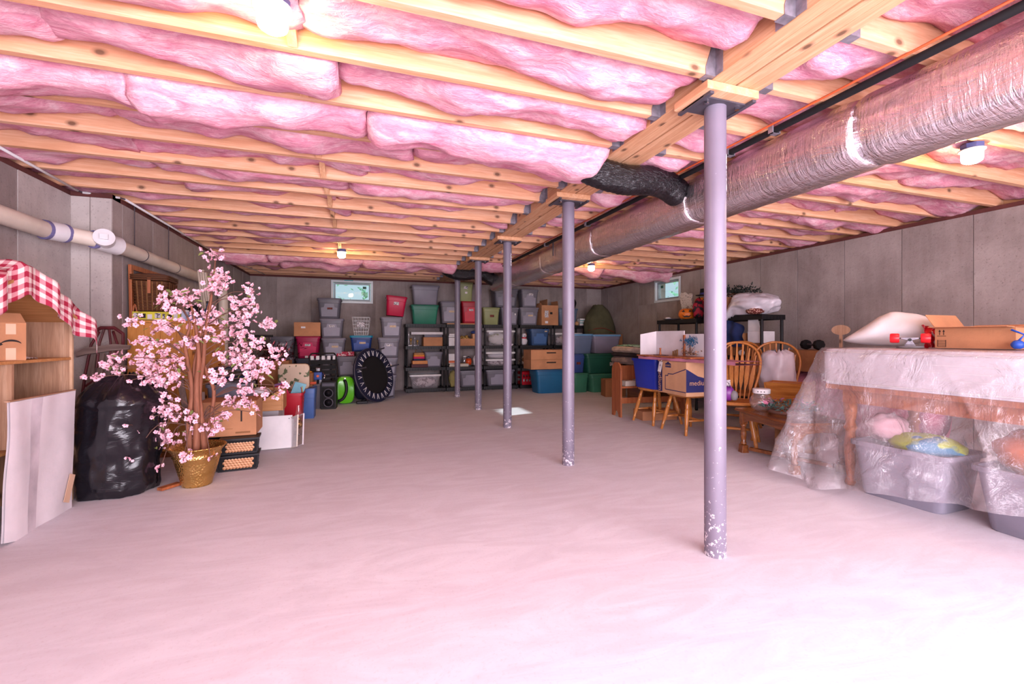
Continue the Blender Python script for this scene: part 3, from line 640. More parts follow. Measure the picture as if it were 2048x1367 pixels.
tag(MB().grid(lambda u, v: (-.08+.16*u, -.05+.13*v, .004+.045*(1-v)*math.sin(PI*u)*.9+.004*math.sin(v*30)), 14, 10).build('crumpled_paper', m_paper, None, True, (-1.99, 3.52, .970)), 'crumpled white paper lying beside the parcel in the cubby', 'paper')
# old sled
sl = thing('wooden_sled', 'old sled with red metal runners leaning on the concrete wall', 'sled', (-2.005, 4.42, 0), rot=(R(-9), 0, R(-6)))
sl.scale = (.72, 1, 1)
for i, x in enumerate((-.12, -.04, .04, .12)):
    MB().prism([(x-.033, .15), (x+.033, .15), (x+.028, .98), (x-.028, .98)], -.012, .004, 'y').build('slat', m_oldwood, sl)
MB().prism([(-.23, .985), (-.15, 1.02), (.12, 1.05), (.28, 1.04), (.27, 1.005), (.10, .995), (-.15, .965), (-.23, .945)], -.075, -.052, 'y').build('steering_bar', m_oldwoodx, sl)
for x in (-.15, .15):
    MB().tube([(x, -.02, .16), (x, -.05, .45), (x*.95, -.05, .80), (x*.85, -.035, 1.05), (x*.6, -.03, 1.12), (x*.45, -.03, 1.16)], .012, 8).build('runner', m_red, sl, True)
    for z in (.35, .70): MB().tube([(x, -.05, z), (x*.6, -.01, z+.06), (x*.3, -.005, z+.02)], .009, 6).build('strut', m_red, sl)
MB().tube([(-.16, -.03, 1.14), (-.05, -.035, 1.19), (.08, -.035, 1.19), (.17, -.03, 1.14), (.175, -.025, 1.05)], .015, 8).build('bumper', m_red, sl, True)
for x in (-.05, .06): MB().tube([(x*.4, -.03, 1.19), (x, -.035, 1.06), (x*1.1, -.03, .86)], .011, 6).build('brace', m_red, sl)
MB().box(-.16, .16, .004, .018, .30, .34).build('cross_bar', m_oldwoodx, sl); MB().box(-.16, .16, .004, .018, .78, .82).build('cross_bar', m_oldwoodx, sl)
# black bin bag
def binbag():
    def fn(u, v):
        th = 2*PI*u; z = .83*v; S = Vector((1.7, 2.3, 4.1)); d = Vector((math.cos(th), math.sin(th), 0))
        prof = (.275+.03*math.sin(v*PI)) if v < .74 else .293*max(0.0, 1-((v-.74)/.275)**2.3)+.02
        fold_ = .016*max(0, noise.noise(Vector((th*1.1, z*5.5+th*.8, 3.0))))+.010*abs(noise.noise(Vector((th*2.2, z*11-th*.9, 8.0))))
        if v < .07: prof += .02*math.sin(th*5)*(1-v/.07)
        if v < .06: prof *= .93+.07*v/.06
        n1 = noise.noise(d*1.6+Vector((0, 0, z*2.2))+S); n2 = noise.noise(d*3.5+Vector((0, 0, z*7))+S); wr = math.sin(z*46+5*noise.noise(d*2+Vector((0, 0, z*2)))+d.x*6)*.006*(.4+max(0, n1+.3)); fl = .012*noise.noise(Vector((d.x*9, d.y*9, z*3)))
        k = 1+.13*n1+.07*n2; r = prof*k+wr*.6+fl+fold_
        lean = .03*v
        return (r*.80*d.x+lean, r*.78*d.y, z+.03*n2*v+(.03*noise.noise(d*5) if v > .8 else 0))
    m = MB().grid(fn, 84, 60); return m.build('bin_bag', m_bag, None, True, (-1.64, 3.95, 0.004))
tag(binbag(), 'full black plastic bin bag standing on the floor beside the blossom tree', 'bag')
# ------------------------------------------------------------------ blossom tree in a brass pot
TX, TY = -1.16, 3.93
bp_ = thing('brass_pot', 'hammered brass pot holding the pink blossom tree', 'pot', (TX, TY, 0))
prof = [(.085, 0), (.095, .004), (.098, .02), (.118, .09), (.138, .17), (.150, .215), (.156, .222), (.150, .230), (.158, .255), (.182, .285), (.190, .292), (.186, .297), (.168, .280), (.146, .25), (.135, .20)]
MB().lathe(prof, 40, cap1=False).build('bowl', m_brass, bp_, True)
MB().lathe([(.02, .21), (.134, .205)], 24, cap0=True, cap1=False).build('soil', plain('dark_moss', '#3a2f26', .95), bp_)
tr = thing('blossom_tree', 'artificial pink cherry blossom tree growing from the brass pot', 'tree', (TX, TY, .2))
rg = random.Random(21)
CL = [(0.129,1.714,0.076,0.060,10), (0.111,1.574,0.091,0.076,20), (0.129,1.478,0.121,0.060,20), (0.201,1.522,0.060,0.060,8), (-0.036,1.404,0.106,0.060,18), (-0.185,1.426,0.076,0.045,8), (-0.128,1.360,0.091,0.060,16), (-0.001,1.254,0.121,0.091,26), (0.105,1.242,0.076,0.060,10), (-0.105,1.320,0.091,0.045,12), (0.349,1.443,0.060,0.091,12), (0.274,1.385,0.060,0.030,8), (0.374,1.302,0.091,0.060,18), (0.299,1.287,0.106,0.091,22), (0.449,1.218,0.060,0.060,14), (0.201,1.173,0.106,0.076,24), (0.069,1.117,0.091,0.060,16), (0.129,1.076,0.060,0.045,8), (-0.307,1.223,0.045,0.060,8), (-0.230,1.170,0.091,0.045,14), (-0.151,1.198,0.091,0.060,16), (-0.340,1.077,0.060,0.038,8), (-0.263,1.063,0.091,0.045,12), (-0.105,1.063,0.091,0.045,16), (-0.013,1.062,0.060,0.045,8), (-0.395,1.070,0.060,0.030,5), (0.287,1.104,0.091,0.060,16), (0.250,1.005,0.076,0.060,14), (0.399,1.061,0.091,0.060,14), (0.189,0.950,0.106,0.076,22), (0.324,0.920,0.121,0.076,26), (0.411,0.876,0.106,0.076,22), (0.488,0.917,0.076,0.060,12), (0.189,0.811,0.091,0.060,18), (0.399,0.791,0.091,0.060,16), (0.552,0.945,0.060,0.060,6), (0.500,1.003,0.060,0.045,6), (-0.416,0.959,0.076,0.045,10), (-0.523,0.895,0.076,0.038,12), (-0.565,0.831,0.038,0.038,6), (-0.470,0.881,0.060,0.038,8), (-0.340,0.971,0.060,0.045,8), (-0.274,0.903,0.106,0.076,24), (-0.185,0.969,0.091,0.060,18), (-0.105,0.900,0.091,0.076,20), (-0.196,0.835,0.121,0.076,24), (-0.285,0.797,0.106,0.076,20), (-0.105,0.778,0.060,0.060,8), (-0.285,0.704,0.091,0.076,18), (-0.329,0.613,0.045,0.076,10), (-0.207,0.634,0.091,0.076,18), (-0.174,0.538,0.091,0.076,18), (-0.263,0.503,0.091,0.060,14), (-0.219,0.393,0.091,0.076,18), (-0.263,0.329,0.091,0.060,12), (-0.196,0.297,0.076,0.060,12), (-0.340,0.255,0.038,0.038,4), (-0.219,0.151,0.023,0.030,2), (-0.318,0.479,0.045,0.045,5), (-0.013,0.529,0.060,0.045,8), (0.034,0.403,0.091,0.060,20), (0.081,0.441,0.060,0.045,8), (-0.059,0.368,0.076,0.045,10), (-0.001,0.282,0.045,0.030,4), (-0.082,0.465,0.030,0.030,3), (-0.036,0.230,0.023,0.023,2), (0.141,0.222,0.018,0.018,2), (0.189,0.588,0.060,0.045,10), (0.177,0.505,0.076,0.045,12), (0.141,0.451,0.060,0.045,8), (0.274,0.598,0.060,0.045,8), (0.324,0.581,0.060,0.060,8), (0.386,0.514,0.030,0.030,3), (0.287,0.681,0.076,0.045,10), (0.500,0.673,0.076,0.060,10), (0.578,0.713,0.045,0.030,5), (0.349,0.693,0.060,0.045,8)]
STEMS = [[(-.045, .02, .0), (-.05, .0, .25), (-.035, .01, .5), (-.055, -.01, .70), (-.075, .0, .86), (-.05, .01, 1.0), (-.10, .02, 1.12)],
         [(.0, -.02, .0), (.005, -.02, .3), (.0, -.01, .55), (.01, .0, .75), (-.005, .0, .95), (-.03, .0, 1.10), (-.06, .0, 1.22)],
         [(.045, .02, .0), (.03, .0, .28), (.01, .01, .48), (.04, .0, .72), (.055, .0, .95), (.085, .0, 1.15), (.10, .01, 1.35), (.12, 0, 1.5)],
         [(.02, .04, .0), (.10, .03, .45), (.06, .02, .62), (.02, .03, .80), (.03, .04, 1.0), (.07, .05, 1.2)],
         [(-.02, .03, .0), (.0, .03, .3), (-.03, .03, .62), (-.01, .03, .8), (.02, .02, .95), (.06, .02, 1.1)]]
def smooth_pts(P, k=6):
    P = [Vector(p) for p in P]; out = []
    for i in range(len(P)-1):
        p0, p1, p2, p3 = P[max(i-1, 0)], P[i], P[i+1], P[min(i+2, len(P)-1)]
        for j in range(k):
            t = j/k; out.append(.5*((2*p1)+(-p0+p2)*t+(2*p0-5*p1+4*p2-p3)*t*t+(-p0+3*p1-3*p2+p3)*t**3))
    out.append(P[-1]); return out
nodes = []
for i, s in enumerate(STEMS):
    pts = smooth_pts(s); n = len(pts); r0 = (.024, .026, .022, .016, .018)[i]
    MB().tube(pts, [r0*(1-.80*j/(n-1))*(1+.10*noise.noise(Vector((j*.6, i*3, 0)))) for j in range(n)], 10).build('stem', m_bark, tr, True); nodes += pts[6:]
def petal_mesh(seed):
    g = random.Random(seed); m = MB()
    for k in range(5):
        a = 2*PI*k/5+g.uniform(-.15, .15); c, s = math.cos(a), math.sin(a); L = g.uniform(.85, 1.1); w_ = .44*g.uniform(.9, 1.15); up = g.uniform(.15, .5)
        def P(r, t, z): return (r*c-t*s, r*s+t*c, z)
        m.add([P(.08, 0, 0), P(.45*L, -w_, up*.5+.1), P(.48*L, 0, up*.35), P(.45*L, w_, up*.5+.1), P(.92*L, -w_*.6, up+.05), P(1.0*L, 0, up*.9), P(.92*L, w_*.6, up+.05)], [(0, 1, 2), (0, 2, 3), (1, 4, 5, 2), (2, 5, 6, 3)])
    me = m.mesh('blossom'); me.materials.append(m_petal); [setattr(p, 'use_smooth', True) for p in me.polygons]; return me, m
PM = [petal_mesh(s) for s in range(6)]
pis = MB().lathe([(.14, -.02), (.20, .07), (.03, .24)], 6).mesh('pistil'); pis.materials.append(m_pistil)
lf = MB().add([(0, 0, 0), (.3, .22, .06), (.3, 0, -.02), (.3, -.22, .06), (.75, .16, .02), (.78, 0, -.06), (.75, -.16, .02), (1.05, 0, -.10)], [(0, 2, 1), (0, 3, 2), (1, 2, 5, 4), (2, 3, 6, 5), (4, 5, 7), (5, 6, 7)]).mesh('leaf'); lf.materials.append(m_leaf)
allb = []
for (x, z, rx, rz_, n) in CL:
    dy = rg.uniform(-.20, .16); c = Vector((x, dy, z-.2))
    cand = [p for p in nodes if p.z < c.z+.10] or nodes
    st = min(cand, key=lambda p: (p-c).length+abs(p.z-(c.z-.12))*.6); mid = st.lerp(c, .5)+Vector((rg.uniform(-.03, .03), rg.uniform(-.03, .03), .05 if c.z > .3 else .12))
    MB().tube(smooth_pts([st, mid, c], 5), [.0042-.0002*i for i in range(11)], 5).build('branch', m_twig, tr)
    spots = []
    for i in range(int(n*1.5)):
        while True:
            a, b = rg.gauss(0, .55), rg.gauss(0, .55)
            if a*a+b*b < 1.3: break
        p = c+Vector((a*rx, rg.gauss(0, .035), b*rz_)); spots.append(p)
        s = rg.uniform(.0145, .0235) if rg.random() < .8 else rg.uniform(.008, .012)
        e = Euler((R(90)+rg.uniform(-.9, .6), rg.uniform(-.6, .6), rg.uniform(-.9, .5))) if rg.random() < .8 else Euler((rg.uniform(0, 6), rg.uniform(0, 6), rg.uniform(0, 6)))
        allb.append((p, s, e))
    for q in spots[::4]: MB().tube([c, c.lerp(q, .5)+Vector((0, 0, .008)), q], .0022, 4).build('twig', m_twig, tr)
    if n >= 8:
        for i in range(1+n//8):
            p = c+Vector((rg.gauss(0, rx*.6), rg.gauss(0, .03), rg.gauss(0, rz_*.6))); s = rg.uniform(.04, .06); inst(lf, 'leaf', tr, p, (rg.uniform(-.8, .8), rg.uniform(-.8, .8), rg.uniform(0, 6.28)), (s, s, s))
allb.sort(key=lambda q: -q[1]/(TY+q[0].y))
rest = MB(); restc = MB()
pv, pf = [tuple(v.co) for v in pis.vertices], [tuple(p.vertices) for p in pis.polygons]
for i, (p, s, e) in enumerate(allb):
    k = i % 6
    if i < 300:
        o = inst(PM[k][0], 'blossom', tr, p, e, (s, s, s)); inst(pis, 'pistil', o)
    else:
        M_ = Matrix.LocRotScale(p, e, Vector((s, s, s))); rest.add([M_ @ Vector(v) for v in PM[k][1].v], PM[k][1].f); restc.add([M_ @ Vector(v) for v in pv], pf)
rb = rest.build('small_blossoms', m_petal, tr, True); rb['kind'] = 'stuff'
rc = restc.build('small_pistils', m_pistil, rb); rc['kind'] = 'stuff'
tag(MB().bar((-.07, .0, .012), (.07, .01, .012), .05, .02).build('wood_offcut', m_cherry, None, loc=(-1.32, 3.90, .002), rot=(0, 0, R(50))), 'short reddish wood offcut lying behind the brass pot', 'wood')

# ------------------------------------------------------------------ dresser and the things on it
dr = thing('dresser', 'tall orange pine dresser behind the blossom tree', 'dresser', (-1.725, 5.42, 0))
MB().box(-.255, .23, -.52, .52, .06, 1.235).build('carcass', m_dresser, dr, bev=.003)
MB().box(-.257, .25, -.535, .535, 1.236, 1.256).build('top_board', m_dresser, dr, bev=.004)
for i in range(4):
    MB().box(-.25+.123*i, -.25+.123*i+.120, -.526, -.5205, .07, 1.23).build('end_plank', m_dresser, dr)
    d = MB().box(.2305, .250, -.50, .50, .10+.285*i, .37+.285*i).build('drawer_front', m_dresser, dr, bev=.004)
    for y in (-.25, .25): MB().lathe([(.008, 0), (.01, .012), (.018, .022), (.012, .03)], 12).build('knob', m_walnut, d, True, (.25, y, .235+.285*i), (0, R(90), 0))
MB().box(-.24, .22, -.50, .50, 0, .06).build('plinth', m_walnut, dr)
fr = thing('framed_picture', 'brown wooden framed picture leaning on the wall above the dresser', 'frame', (-1.955, 5.22, 1.258), rot=(0, R(-1), 0))
for a in ((-.012, .012, -.32, -.275, 0, .50), (-.012, .012, .275, .32, 0, .50), (-.012, .012, -.274, .274, 0, .045), (-.012, .012, -.274, .274, .455, .50)): MB().box(*a).build('rail', m_cherry, fr, bev=.003)
MB().box(-.006, .002, -.274, .274, .045, .455).build('backing', plain('dark_print', '#4b4650', .5), fr)
MB().box(.003, .006, -.24, -.225, .10, .40).build('gilt_strip', m_brass, fr)
# wicker hamper woven rod by rod
hp = thing('wicker_hamper', 'dark brown wicker hamper with lid on top of the dresser', 'basket', (-1.83, 5.06, 1.342), R(5))
def hring(k, z): return rrect(-.125*k, .125*k, -.15*k, .15*k, z, .035)
MB().loft([hring(.90, 0), hring(1.04, .275)]).build('body', m_wick, hp, 'auto')
for i in range(11):
    z = .012+.0245*i; k = .90+.14*z/.275+.025; MB().tube(hring(k, z)+[hring(k, z)[0]], .0065, 6, False).build('weave_row', m_wick, hp, True)
for x in (-.09, -.055, -.02, .02, .055, .09): MB().tube([(x*.92, -.140, .005), (x*1.03, -.164, .27)], .006, 6).build('stake', m_wick2, hp)
for y in (-.11, -.05, .01, .07, .12): MB().tube([(.117, y*.92, .005), (.139, y*1.03, .27)], .006, 6).build('stake', m_wick, hp)
ld = MB().loft([hring(1.10, .285), hring(1.14, .295), hring(1.12, .325), hring(.8, .345), hring(.2, .35)]).build('lid', m_wick, hp, 'auto')
for z in (.288, .305, .322): MB().tube(hring(1.14, z)+[hring(1.14, z)[0]], .008, 6, False).build('braid', m_wick, ld, True)
MB().box(-.012, .012, -.175, -.168, .16, .30).build('leather_strap', m_cherry, hp)
gm = thing('board_game', 'yellow board game box with small pictures under the wicker hamper', 'game', (-1.79, 5.06, 1.258), R(2))
MB().box(-.16, .20, -.155, .20, 0, .078).build('box', plain('yellow_card', '#cdc437', .5), gm, bev=.002)
for i, (x, w_) in enumerate(((-.135, .03), (-.085, .05), (-.03, .035), (.03, .045), (.075, .02), (.12, .035), (.165, .03))):
    MB().box(x-w_/2, x+w_/2, -.1562, -.1552, .012+.008*(i % 2), .066-.006*(i % 3)).build('picture_print', (m_stick, m_ink, m_paper, m_stick)[i % 4], gm)
tag(MB().tube(smooth_pts([(-1.985+.03, 4.93, 1.30), (-1.93, 4.915, 1.40), (-1.91, 4.92, 1.30), (-1.90, 4.93, 1.268), (-1.83, 4.92, 1.266), (-1.74, 4.93, 1.268)]), .008, 6).build('leather_strap', m_cherry, None, True), 'brown leather strap hanging beside the yellow game box', 'strap')
cn = thing('craft_tin', 'pale blue tin with white lid right of the wicker hamper', 'tin', (-1.585, 4.99, 1.2575)); MB().lathe([(.045, 0), (.045, .085)], 18).build('tin', plain('pale_blue_tin', '#a9b9d6', .35), cn, 'auto'); MB().lathe([(.047, .085), (.047, .10), (.03, .104)], 18).build('lid', m_white, cn, 'auto')
carton('blue_carton', 'flat bright blue carton on the dresser behind the blossoms', -1.60, -1.52, 5.10, 5.45, 1.2575, 1.32, plain('bright_blue_card', '#2f7fc4', .5), 0, 0, False)
gb = thing('blue_glass_bottle', 'dark blue glass bottle behind the tree stems on the dresser', 'bottle', (-1.56, 5.62, 1.2575)); MB().lathe([(.03, 0), (.036, .01), (.036, .13), (.014, .17), (.014, .21)], 16).build('glass', plain('blue_glass', '#2c4f77', .12, 0, .1, 4, 0, 40, .8), gb, True); MB().lathe([(.016, .2105), (.016, .235)], 12).build('cap', m_black, gb)
bl = thing('slat_bundle', 'bundle of pale wooden slats standing up behind the blossom tree', 'slats', (-1.62, 5.85, 1.2575), rot=(R(0), R(-6), 0))
for i in range(4): MB().box(-.04+.022*i, -.022+.022*i, -.015, .015, 0, .60-.03*(i % 2)).build('slat', plain('pale_slat', '#bfae9d', .7), bl)
blob_thing('knitted_hat', 'small black knitted hat on the dresser behind blossoms', 'hat', (-1.68, 5.60, 1.35), (.07, .07, .10), m_blackm, .1)
# ------------------------------------------------------------------ clutter around the tree
def plank(label, p0, p1, w_, h_, mat=m_oldwood, name='plank'):
    c = (Vector(p0)+Vector(p1))/2; return tag(MB().bar(Vector(p0)-c, Vector(p1)-c, w_, h_, (0.3, -1, 0)).build(name, mat, None, loc=c, bev=.002), label, 'wood')
plank('weathered grey plank leaning left of the tree stems', (-1.34, 4.50, .012), (-1.50, 4.66, .72), .045, .09)
plank('upright weathered grey post behind the brass pot', (-1.29, 4.55, .012), (-1.33, 4.62, .62), .045, .07)
plank('second leaning grey plank crossing behind the tree stems', (-1.18, 4.60, .012), (-1.42, 4.72, .78), .04, .08)
carton('black_storage_box', 'black box under the cardboard carton beside the brass pot', -1.34, -1.06, 4.50, 4.78, 0, .235, m_blackm, 0, 0, False)
bx_ = carton('moving_carton', 'cardboard carton with handle slot on the black baskets beside the tree', -1.29, -.86, 4.34, 4.70, .268, .56, m_card, R(3), 0, False)
MB().box(.098, .110, -.1815, -.1795, .12, .215).build('hand_slot', m_ink, bx_); MB().box(.06, .17, -.1812, -.1802, .02, .035).build('print_line', m_cardd, bx_); MB().box(-.10, .04, -.1812, -.1802, .06, .064).build('print_line', m_cardd, bx_)
for (nm, lb, z, x0, y0, s) in (('woven_box', 'black framed box with cube pattern weave standing on the floor', 0, -.975, 4.33, 1.0), ('woven_box', 'black framed box with cube pattern weave on top of its twin', .134, -.965, 4.335, .94)):
    wbx = thing(nm, lb, 'basket', (x0, y0, z), R(6), 'pair of cube weave boxes')
    def wr(k, zz): return [(-.145*k*s, -.10*k*s, zz), (.145*k*s, -.10*k*s, zz), (.145*k*s, .10*k*s, zz), (-.145*k*s, .10*k*s, zz)]
    MB().loft([wr(.90, .002), wr(1.0, .118)]).build('liner', m_blackm, wbx)
    MB().loft([wr(1.04, .112), wr(1.07, .116), wr(1.07, .131), wr(1.02, .131)]).build('rim', m_black, wbx); MB().loft([wr(.95, .0), wr(.96, .016)]).build('base_frame', m_black, wbx)
    for sx in (-1, 1): MB().bar((sx*.138*s, -.0965*s, .014), (sx*.150*s, -.106*s, .115), .016, .012, (0, 1, 0)).build('corner_post', m_black, wbx)
    cols = [plain('veneer_light', '#d9a983', .45), plain('veneer_mid', '#c08a63', .45), plain('veneer_dark', '#96643f', .45)]; a = .0135*s
    for j in range(4):
        for i in range(9):
            cx = (i-4+(.5 if j % 2 else 0))*a*1.732; cz = .030+j*a*1.5
            if abs(cx) > .118*s: continue
            zf = lambda zz: -(.0915+.0095*zz/.118)*s-.0035
            h = [(cx+a*math.sin(R(60*q)), cz+a*math.cos(R(60*q))) for q in range(6)]; c3 = (cx, cz)
            for q, (i0, i1, i2) in enumerate(((5, 0, 1), (1, 2, 3), (3, 4, 5))):
                qd = [h[i0], h[i1], h[i2], c3]; m = MB().add([(u_, zf(v_), v_) for u_, v_ in qd], [(0, 1, 2, 3)]); m.build('veneer_tile', cols[q], wbx)
    MB().obox((.1385*s, 0, .066), (.004, .15*s, .08), (0, R(5), 0)).build('side_weave', m_wick2, wbx)
# white panel and acrylic frames
wpn = thing('white_shelf_panel', 'flat white melamine panel tilted beside the woven boxes', 'panel', (-.80, 4.92, 0), rot=(R(-24), 0, R(5)))
MB().box(-.17, .15, -.012, .0, 0.004, .335).build('panel', m_white, wpn, bev=.002)
for s_ in (-.14, .12): MB().lathe([(.005, 0), (.005, .002)], 8).build('peg_hole', m_steel, wpn, False, (s_, -.0125, .30), (R(90), 0, 0))
for i, (x, y, lb) in enumerate(((-.655, 4.93, 'clear acrylic frame leaning against the white panel'), (-.61, 5.0, 'outer clear acrylic frame standing beside the oil lamp'))):
    a = thing('acrylic_frame', lb, 'frame', (x, y, 0), rot=(R(-8), R(-16), R(-62))); MB().box(-.14, .14, -.003, .003, .003, .30).build('sheet', m_glass, a)
    for q in ((-.146, -.138, -.006, .006, 0, .31), (.138, .146, -.006, .006, 0, .31), (-.138, .138, -.006, .006, 0, .008), (-.138, .138, -.006, .006, .302, .31)): MB().box(*q).build('edge', m_wboard if i else m_pvc, a)
ol = thing('oil_lamp', 'small brass and glass oil lamp on the floor beside the red bin', 'lamp', (-0.671, 5.610)+(0,))
MB().lathe([(.05, 0), (.055, .01), (.04, .03), (.018, .05), (.02, .07)], 18).build('foot', m_glass, ol, True); MB().lathe([(.02, .0705), (.05, .09), (.055, .12), (.03, .15), (.02, .16)], 18).build('font', m_brass, ol, True)
MB().lathe([(.024, .1605), (.03, .175), (.026, .19)], 14).build('burner', m_brass, ol, True); MB().lathe([(.024, .191), (.034, .23), (.024, .28), (.02, .33)], 16, cap0=False, cap1=False).build('chimney', m_glass, ol, True)
# open wooden drawer on a white carton, wicker basket in it
carton('white_carton', 'plain grey white carton supporting the open wooden box', -1.14, -.83, 5.32, 5.70, 0, .33, plain('grey_card', '#a8a2a6', .8), 0, 0, False)
dw = thing('wooden_tray_box', 'open orange wooden box behind the white panel', 'box', (-.985, 5.40, .3315), R(3))
MB().prism([(-.27, 0), (.185, 0), (.185, .20), (.14, .20), (.09, .165), (-.02, .09), (-.27, .07)], -.145, -.130, 'y').build('front_board', m_drawer, dw, bev=.002)
MB().box(.186, .20, -.145, .22, 0, .225).build('side_board', m_drawer, dw); MB().box(-.27, .185, .205, .22, 0, .21).build('back_board', m_drawer, dw); MB().box(-.27, .185, -.13, .205, 0, .01).build('bottom_board', m_drawer, dw); MB().box(-.285, -.271, -.145, .22, 0, .2).build('side_board', m_drawer, dw)
wk = thing('wicker_basket', 'tan wicker basket with handle sitting in the open wooden box', 'basket', (-1.03, 5.42, .343))
MB().lathe([(.11, 0), (.13, .08), (.142, .17), (.150, .175), (.135, .168), (.12, .03)], 24, cap1=False).build('bowl', m_wick2, wk, True)
for i in range(6): MB().torus((0, 0, .02+.028*i), .116+.0055*i, .008, 'z', 26, 6).build('weave_row', m_wick2, wk, True)
MB().tube(smooth_pts([(.145, 0, .17), (.12, 0, .27), (0, 0, .33), (-.12, 0, .27), (-.145, 0, .17)]), .009, 6).build('handle', m_wick2, wk, True)
blob_thing('folded_linen', 'pale folded linen heaped in the wicker basket', 'cloth', (-1.03, 5.42, .505), (.115, .115, .06), m_sheet, .25, 3, 2)
# grey crate with papers and fabrics behind the tree
gc = tote('grey_crate', 'grey open crate of papers behind the tree stems', -1.38, -1.02, 4.86, 5.22, 0, .66, '#71707e', open_=True)
for i in range(7):
    c = ('#cfc8cf', '#a79aa0', '#41608c', '#b9aeb4', '#8d7f86', '#d5ced2', '#6f6b86')[i]
    tag(MB().grid(lambda u, v: (-.17+.34*u, -.14+.28*v, .012*math.sin(u*6+i)+.01*math.sin(v*5+i*2)), 10, 8).build('folded_paper', plain('paper_%d' % i, c, .75), None, True, (-1.20+.01*((i*3) % 5-2), 5.04, .665+.024*i), (R(2-i), R((i % 3-1)*2), R(i*5-15))), ('white', 'taupe', 'blue', 'pale grey', 'mauve', 'off white', 'violet grey')[i]+' sheet in the pile heaped on the grey crate behind the tree', 'paper', 'papers heaped on the crate')
tg = thing('tinsel_garland', 'dark red tinsel garland piled behind the right side of the tree', 'garland', (-1.12, 6.99, .781))
carton('garland_carton', 'tall brown carton under the dark red tinsel garland', -1.32, -.94, 6.84, 7.15, 0, .78, m_cardd, 0, 0, False)
m = MB(); g = random.Random(4)
for i in range(420):
    c = Vector((g.gauss(0, .12), g.gauss(0, .08), .12+g.gauss(0, .06))); a = Vector((g.gauss(0, 1), g.gauss(0, 1), g.gauss(0, 1))).normalized(); e = a.cross(Vector((.2, .6, .7))).normalized()
    m.add([c, c+a*.035+e*.006, c+a*.075, c+a*.035-e*.006], [(0, 1, 2, 3)])
tn = m.build('tinsel', plain('dark_red_tinsel', '#5c0f1c', .25, .6, .4, 20), tg); tn['kind'] = 'stuff'
fc = thing('floral_chair_cushion', 'cream floral cushion standing behind the red bin', 'cushion', (-0.838, 6.550, 0.350), R(-6)); MB().loft([rrect(-.19*k, .19*k, 0, .30*k+.03, z_, .05) for k, z_ in ((.9, -.04), (1, -.02), (1, .02), (.9, .04))]).build('pad', m_floral, fc, 'auto', rot=(R(90), 0, 0)); fc.location.z = .42
MB().tube(rrect(-.19, .19, 0, .33, 0, .05)+[rrect(-.19, .19, 0, .33, 0, .05)[0]], .007, 6, False).build('piping', m_wick2, fc, True, rot=(R(90), 0, 0))
carton('cushion_carton', 'brown carton carrying the floral cushion', -1.16, -.80, 6.42, 6.72, 0, .415, m_cardd, 0, 0, False)
tag(MB().blob((0, 0, 0), (.13, .05, .022), .05, 2, 1).build('plush_toy', plain('orange_plush', '#d48a34', .8), None, True, (-0.788, 7.020, 0.620), (0, R(6), 0)), 'orange plush toy perched above the floral cushion', 'toy')
# red bin with books and pencils
def TB(name, label, yf, d, x0, x1, z0, z1, col, **kw): return tote(name, label, x0, x1, yf, yf+d, z0, z1, col, **kw)
def STACK(base, ents):
    z = base
    for (name, label, yf, d, x0, x1, z0, z1, col, kw) in ents:
        tote(name, label, x0, x1, yf, yf+d, z+.001, z1, col, **kw); z = z1
W1 = [(0, .62, .09, .055, m_stick)]; W2 = [(.1, .55, .11, .05, m_tanstick)]; W3 = [(.05, .5, .09, .05, m_redstick)]; W4 = [(-.05, .72, .08, .06, m_stick), (0, .45, .05, .04, m_white)]
GREY = '#817d8a'; GREYD = '#6d6a76'; MAG = '#b2144e'
# clutter left of the speaker
TB('red_bin', 'tapered red plastic bin filled with craft packets beside the oil lamp', 6.05, .30, -0.933, -0.676, 0.010, 0.419, '#b5152c', open_=True, panel=False)
for i, (x, y, c, lb, rt) in enumerate(((-.86, 6.15, '#c4274f', 'pink booklet standing in the red bin', (R(20), R(-24), 0)), (-.80, 6.20, '#7fb8c8', 'light blue booklet standing in the red bin', (R(12), R(18), R(20))), (-.92, 6.22, '#8c5fa8', 'violet booklet standing in the red bin', (R(16), R(-10), R(10))))):
    tag(MB().box(-.07, .07, -.008, .008, 0, .25).build('booklet', plain('booklet_%d' % i, c, .5), None, loc=(x, y, .30), rot=rt, bev=.002), lb, 'booklet', 'booklets in the red bin')
for i in range(4): tag(MB().lathe([(.001, 0), (.004, .012), (.004, .20)], 6).build('coloured_pencil', plain('pencil_%d' % i, ('#d7742e', '#3f4fa0', '#c7b32e', '#ac2f3f')[i], .5), None, loc=(-.72+.012*i, 6.20, .29), rot=(R(8*i-10), R(14-7*i), 0)), ('orange', 'blue', 'yellow', 'red')[i]+' pencil sticking out of the red bin', 'pencil', 'pencils in the red bin')
TB('blue_bin', 'narrow slate blue bin with lid on the floor right of the red bin', 6.62, .34, -0.768, -0.589, -0.030, 0.416, '#4a6aa6', lid='#4a6aa6', lidh=.06, panel=False)
gtc = thing('grey_waste_bin', 'grey round waste bin between the blue bin and the speaker', 'bin', (-0.635, 7.634)+(0,)); MB().lathe([(.10, 0), (.125, .36), (.132, .37), (.12, .36), (.096, .01)], 24, cap1=False).build('bucket', tote_mat('#77727a'), gtc, True); MB().torus((0, 0, .365), .128, .008, 'z', 24, 6).build('rim', tote_mat('#77727a'), gtc, True); MB().lathe([(.118, .36), (.118, .378)], 24).build('lid', tote_mat('#77727a'), gtc, 'auto')
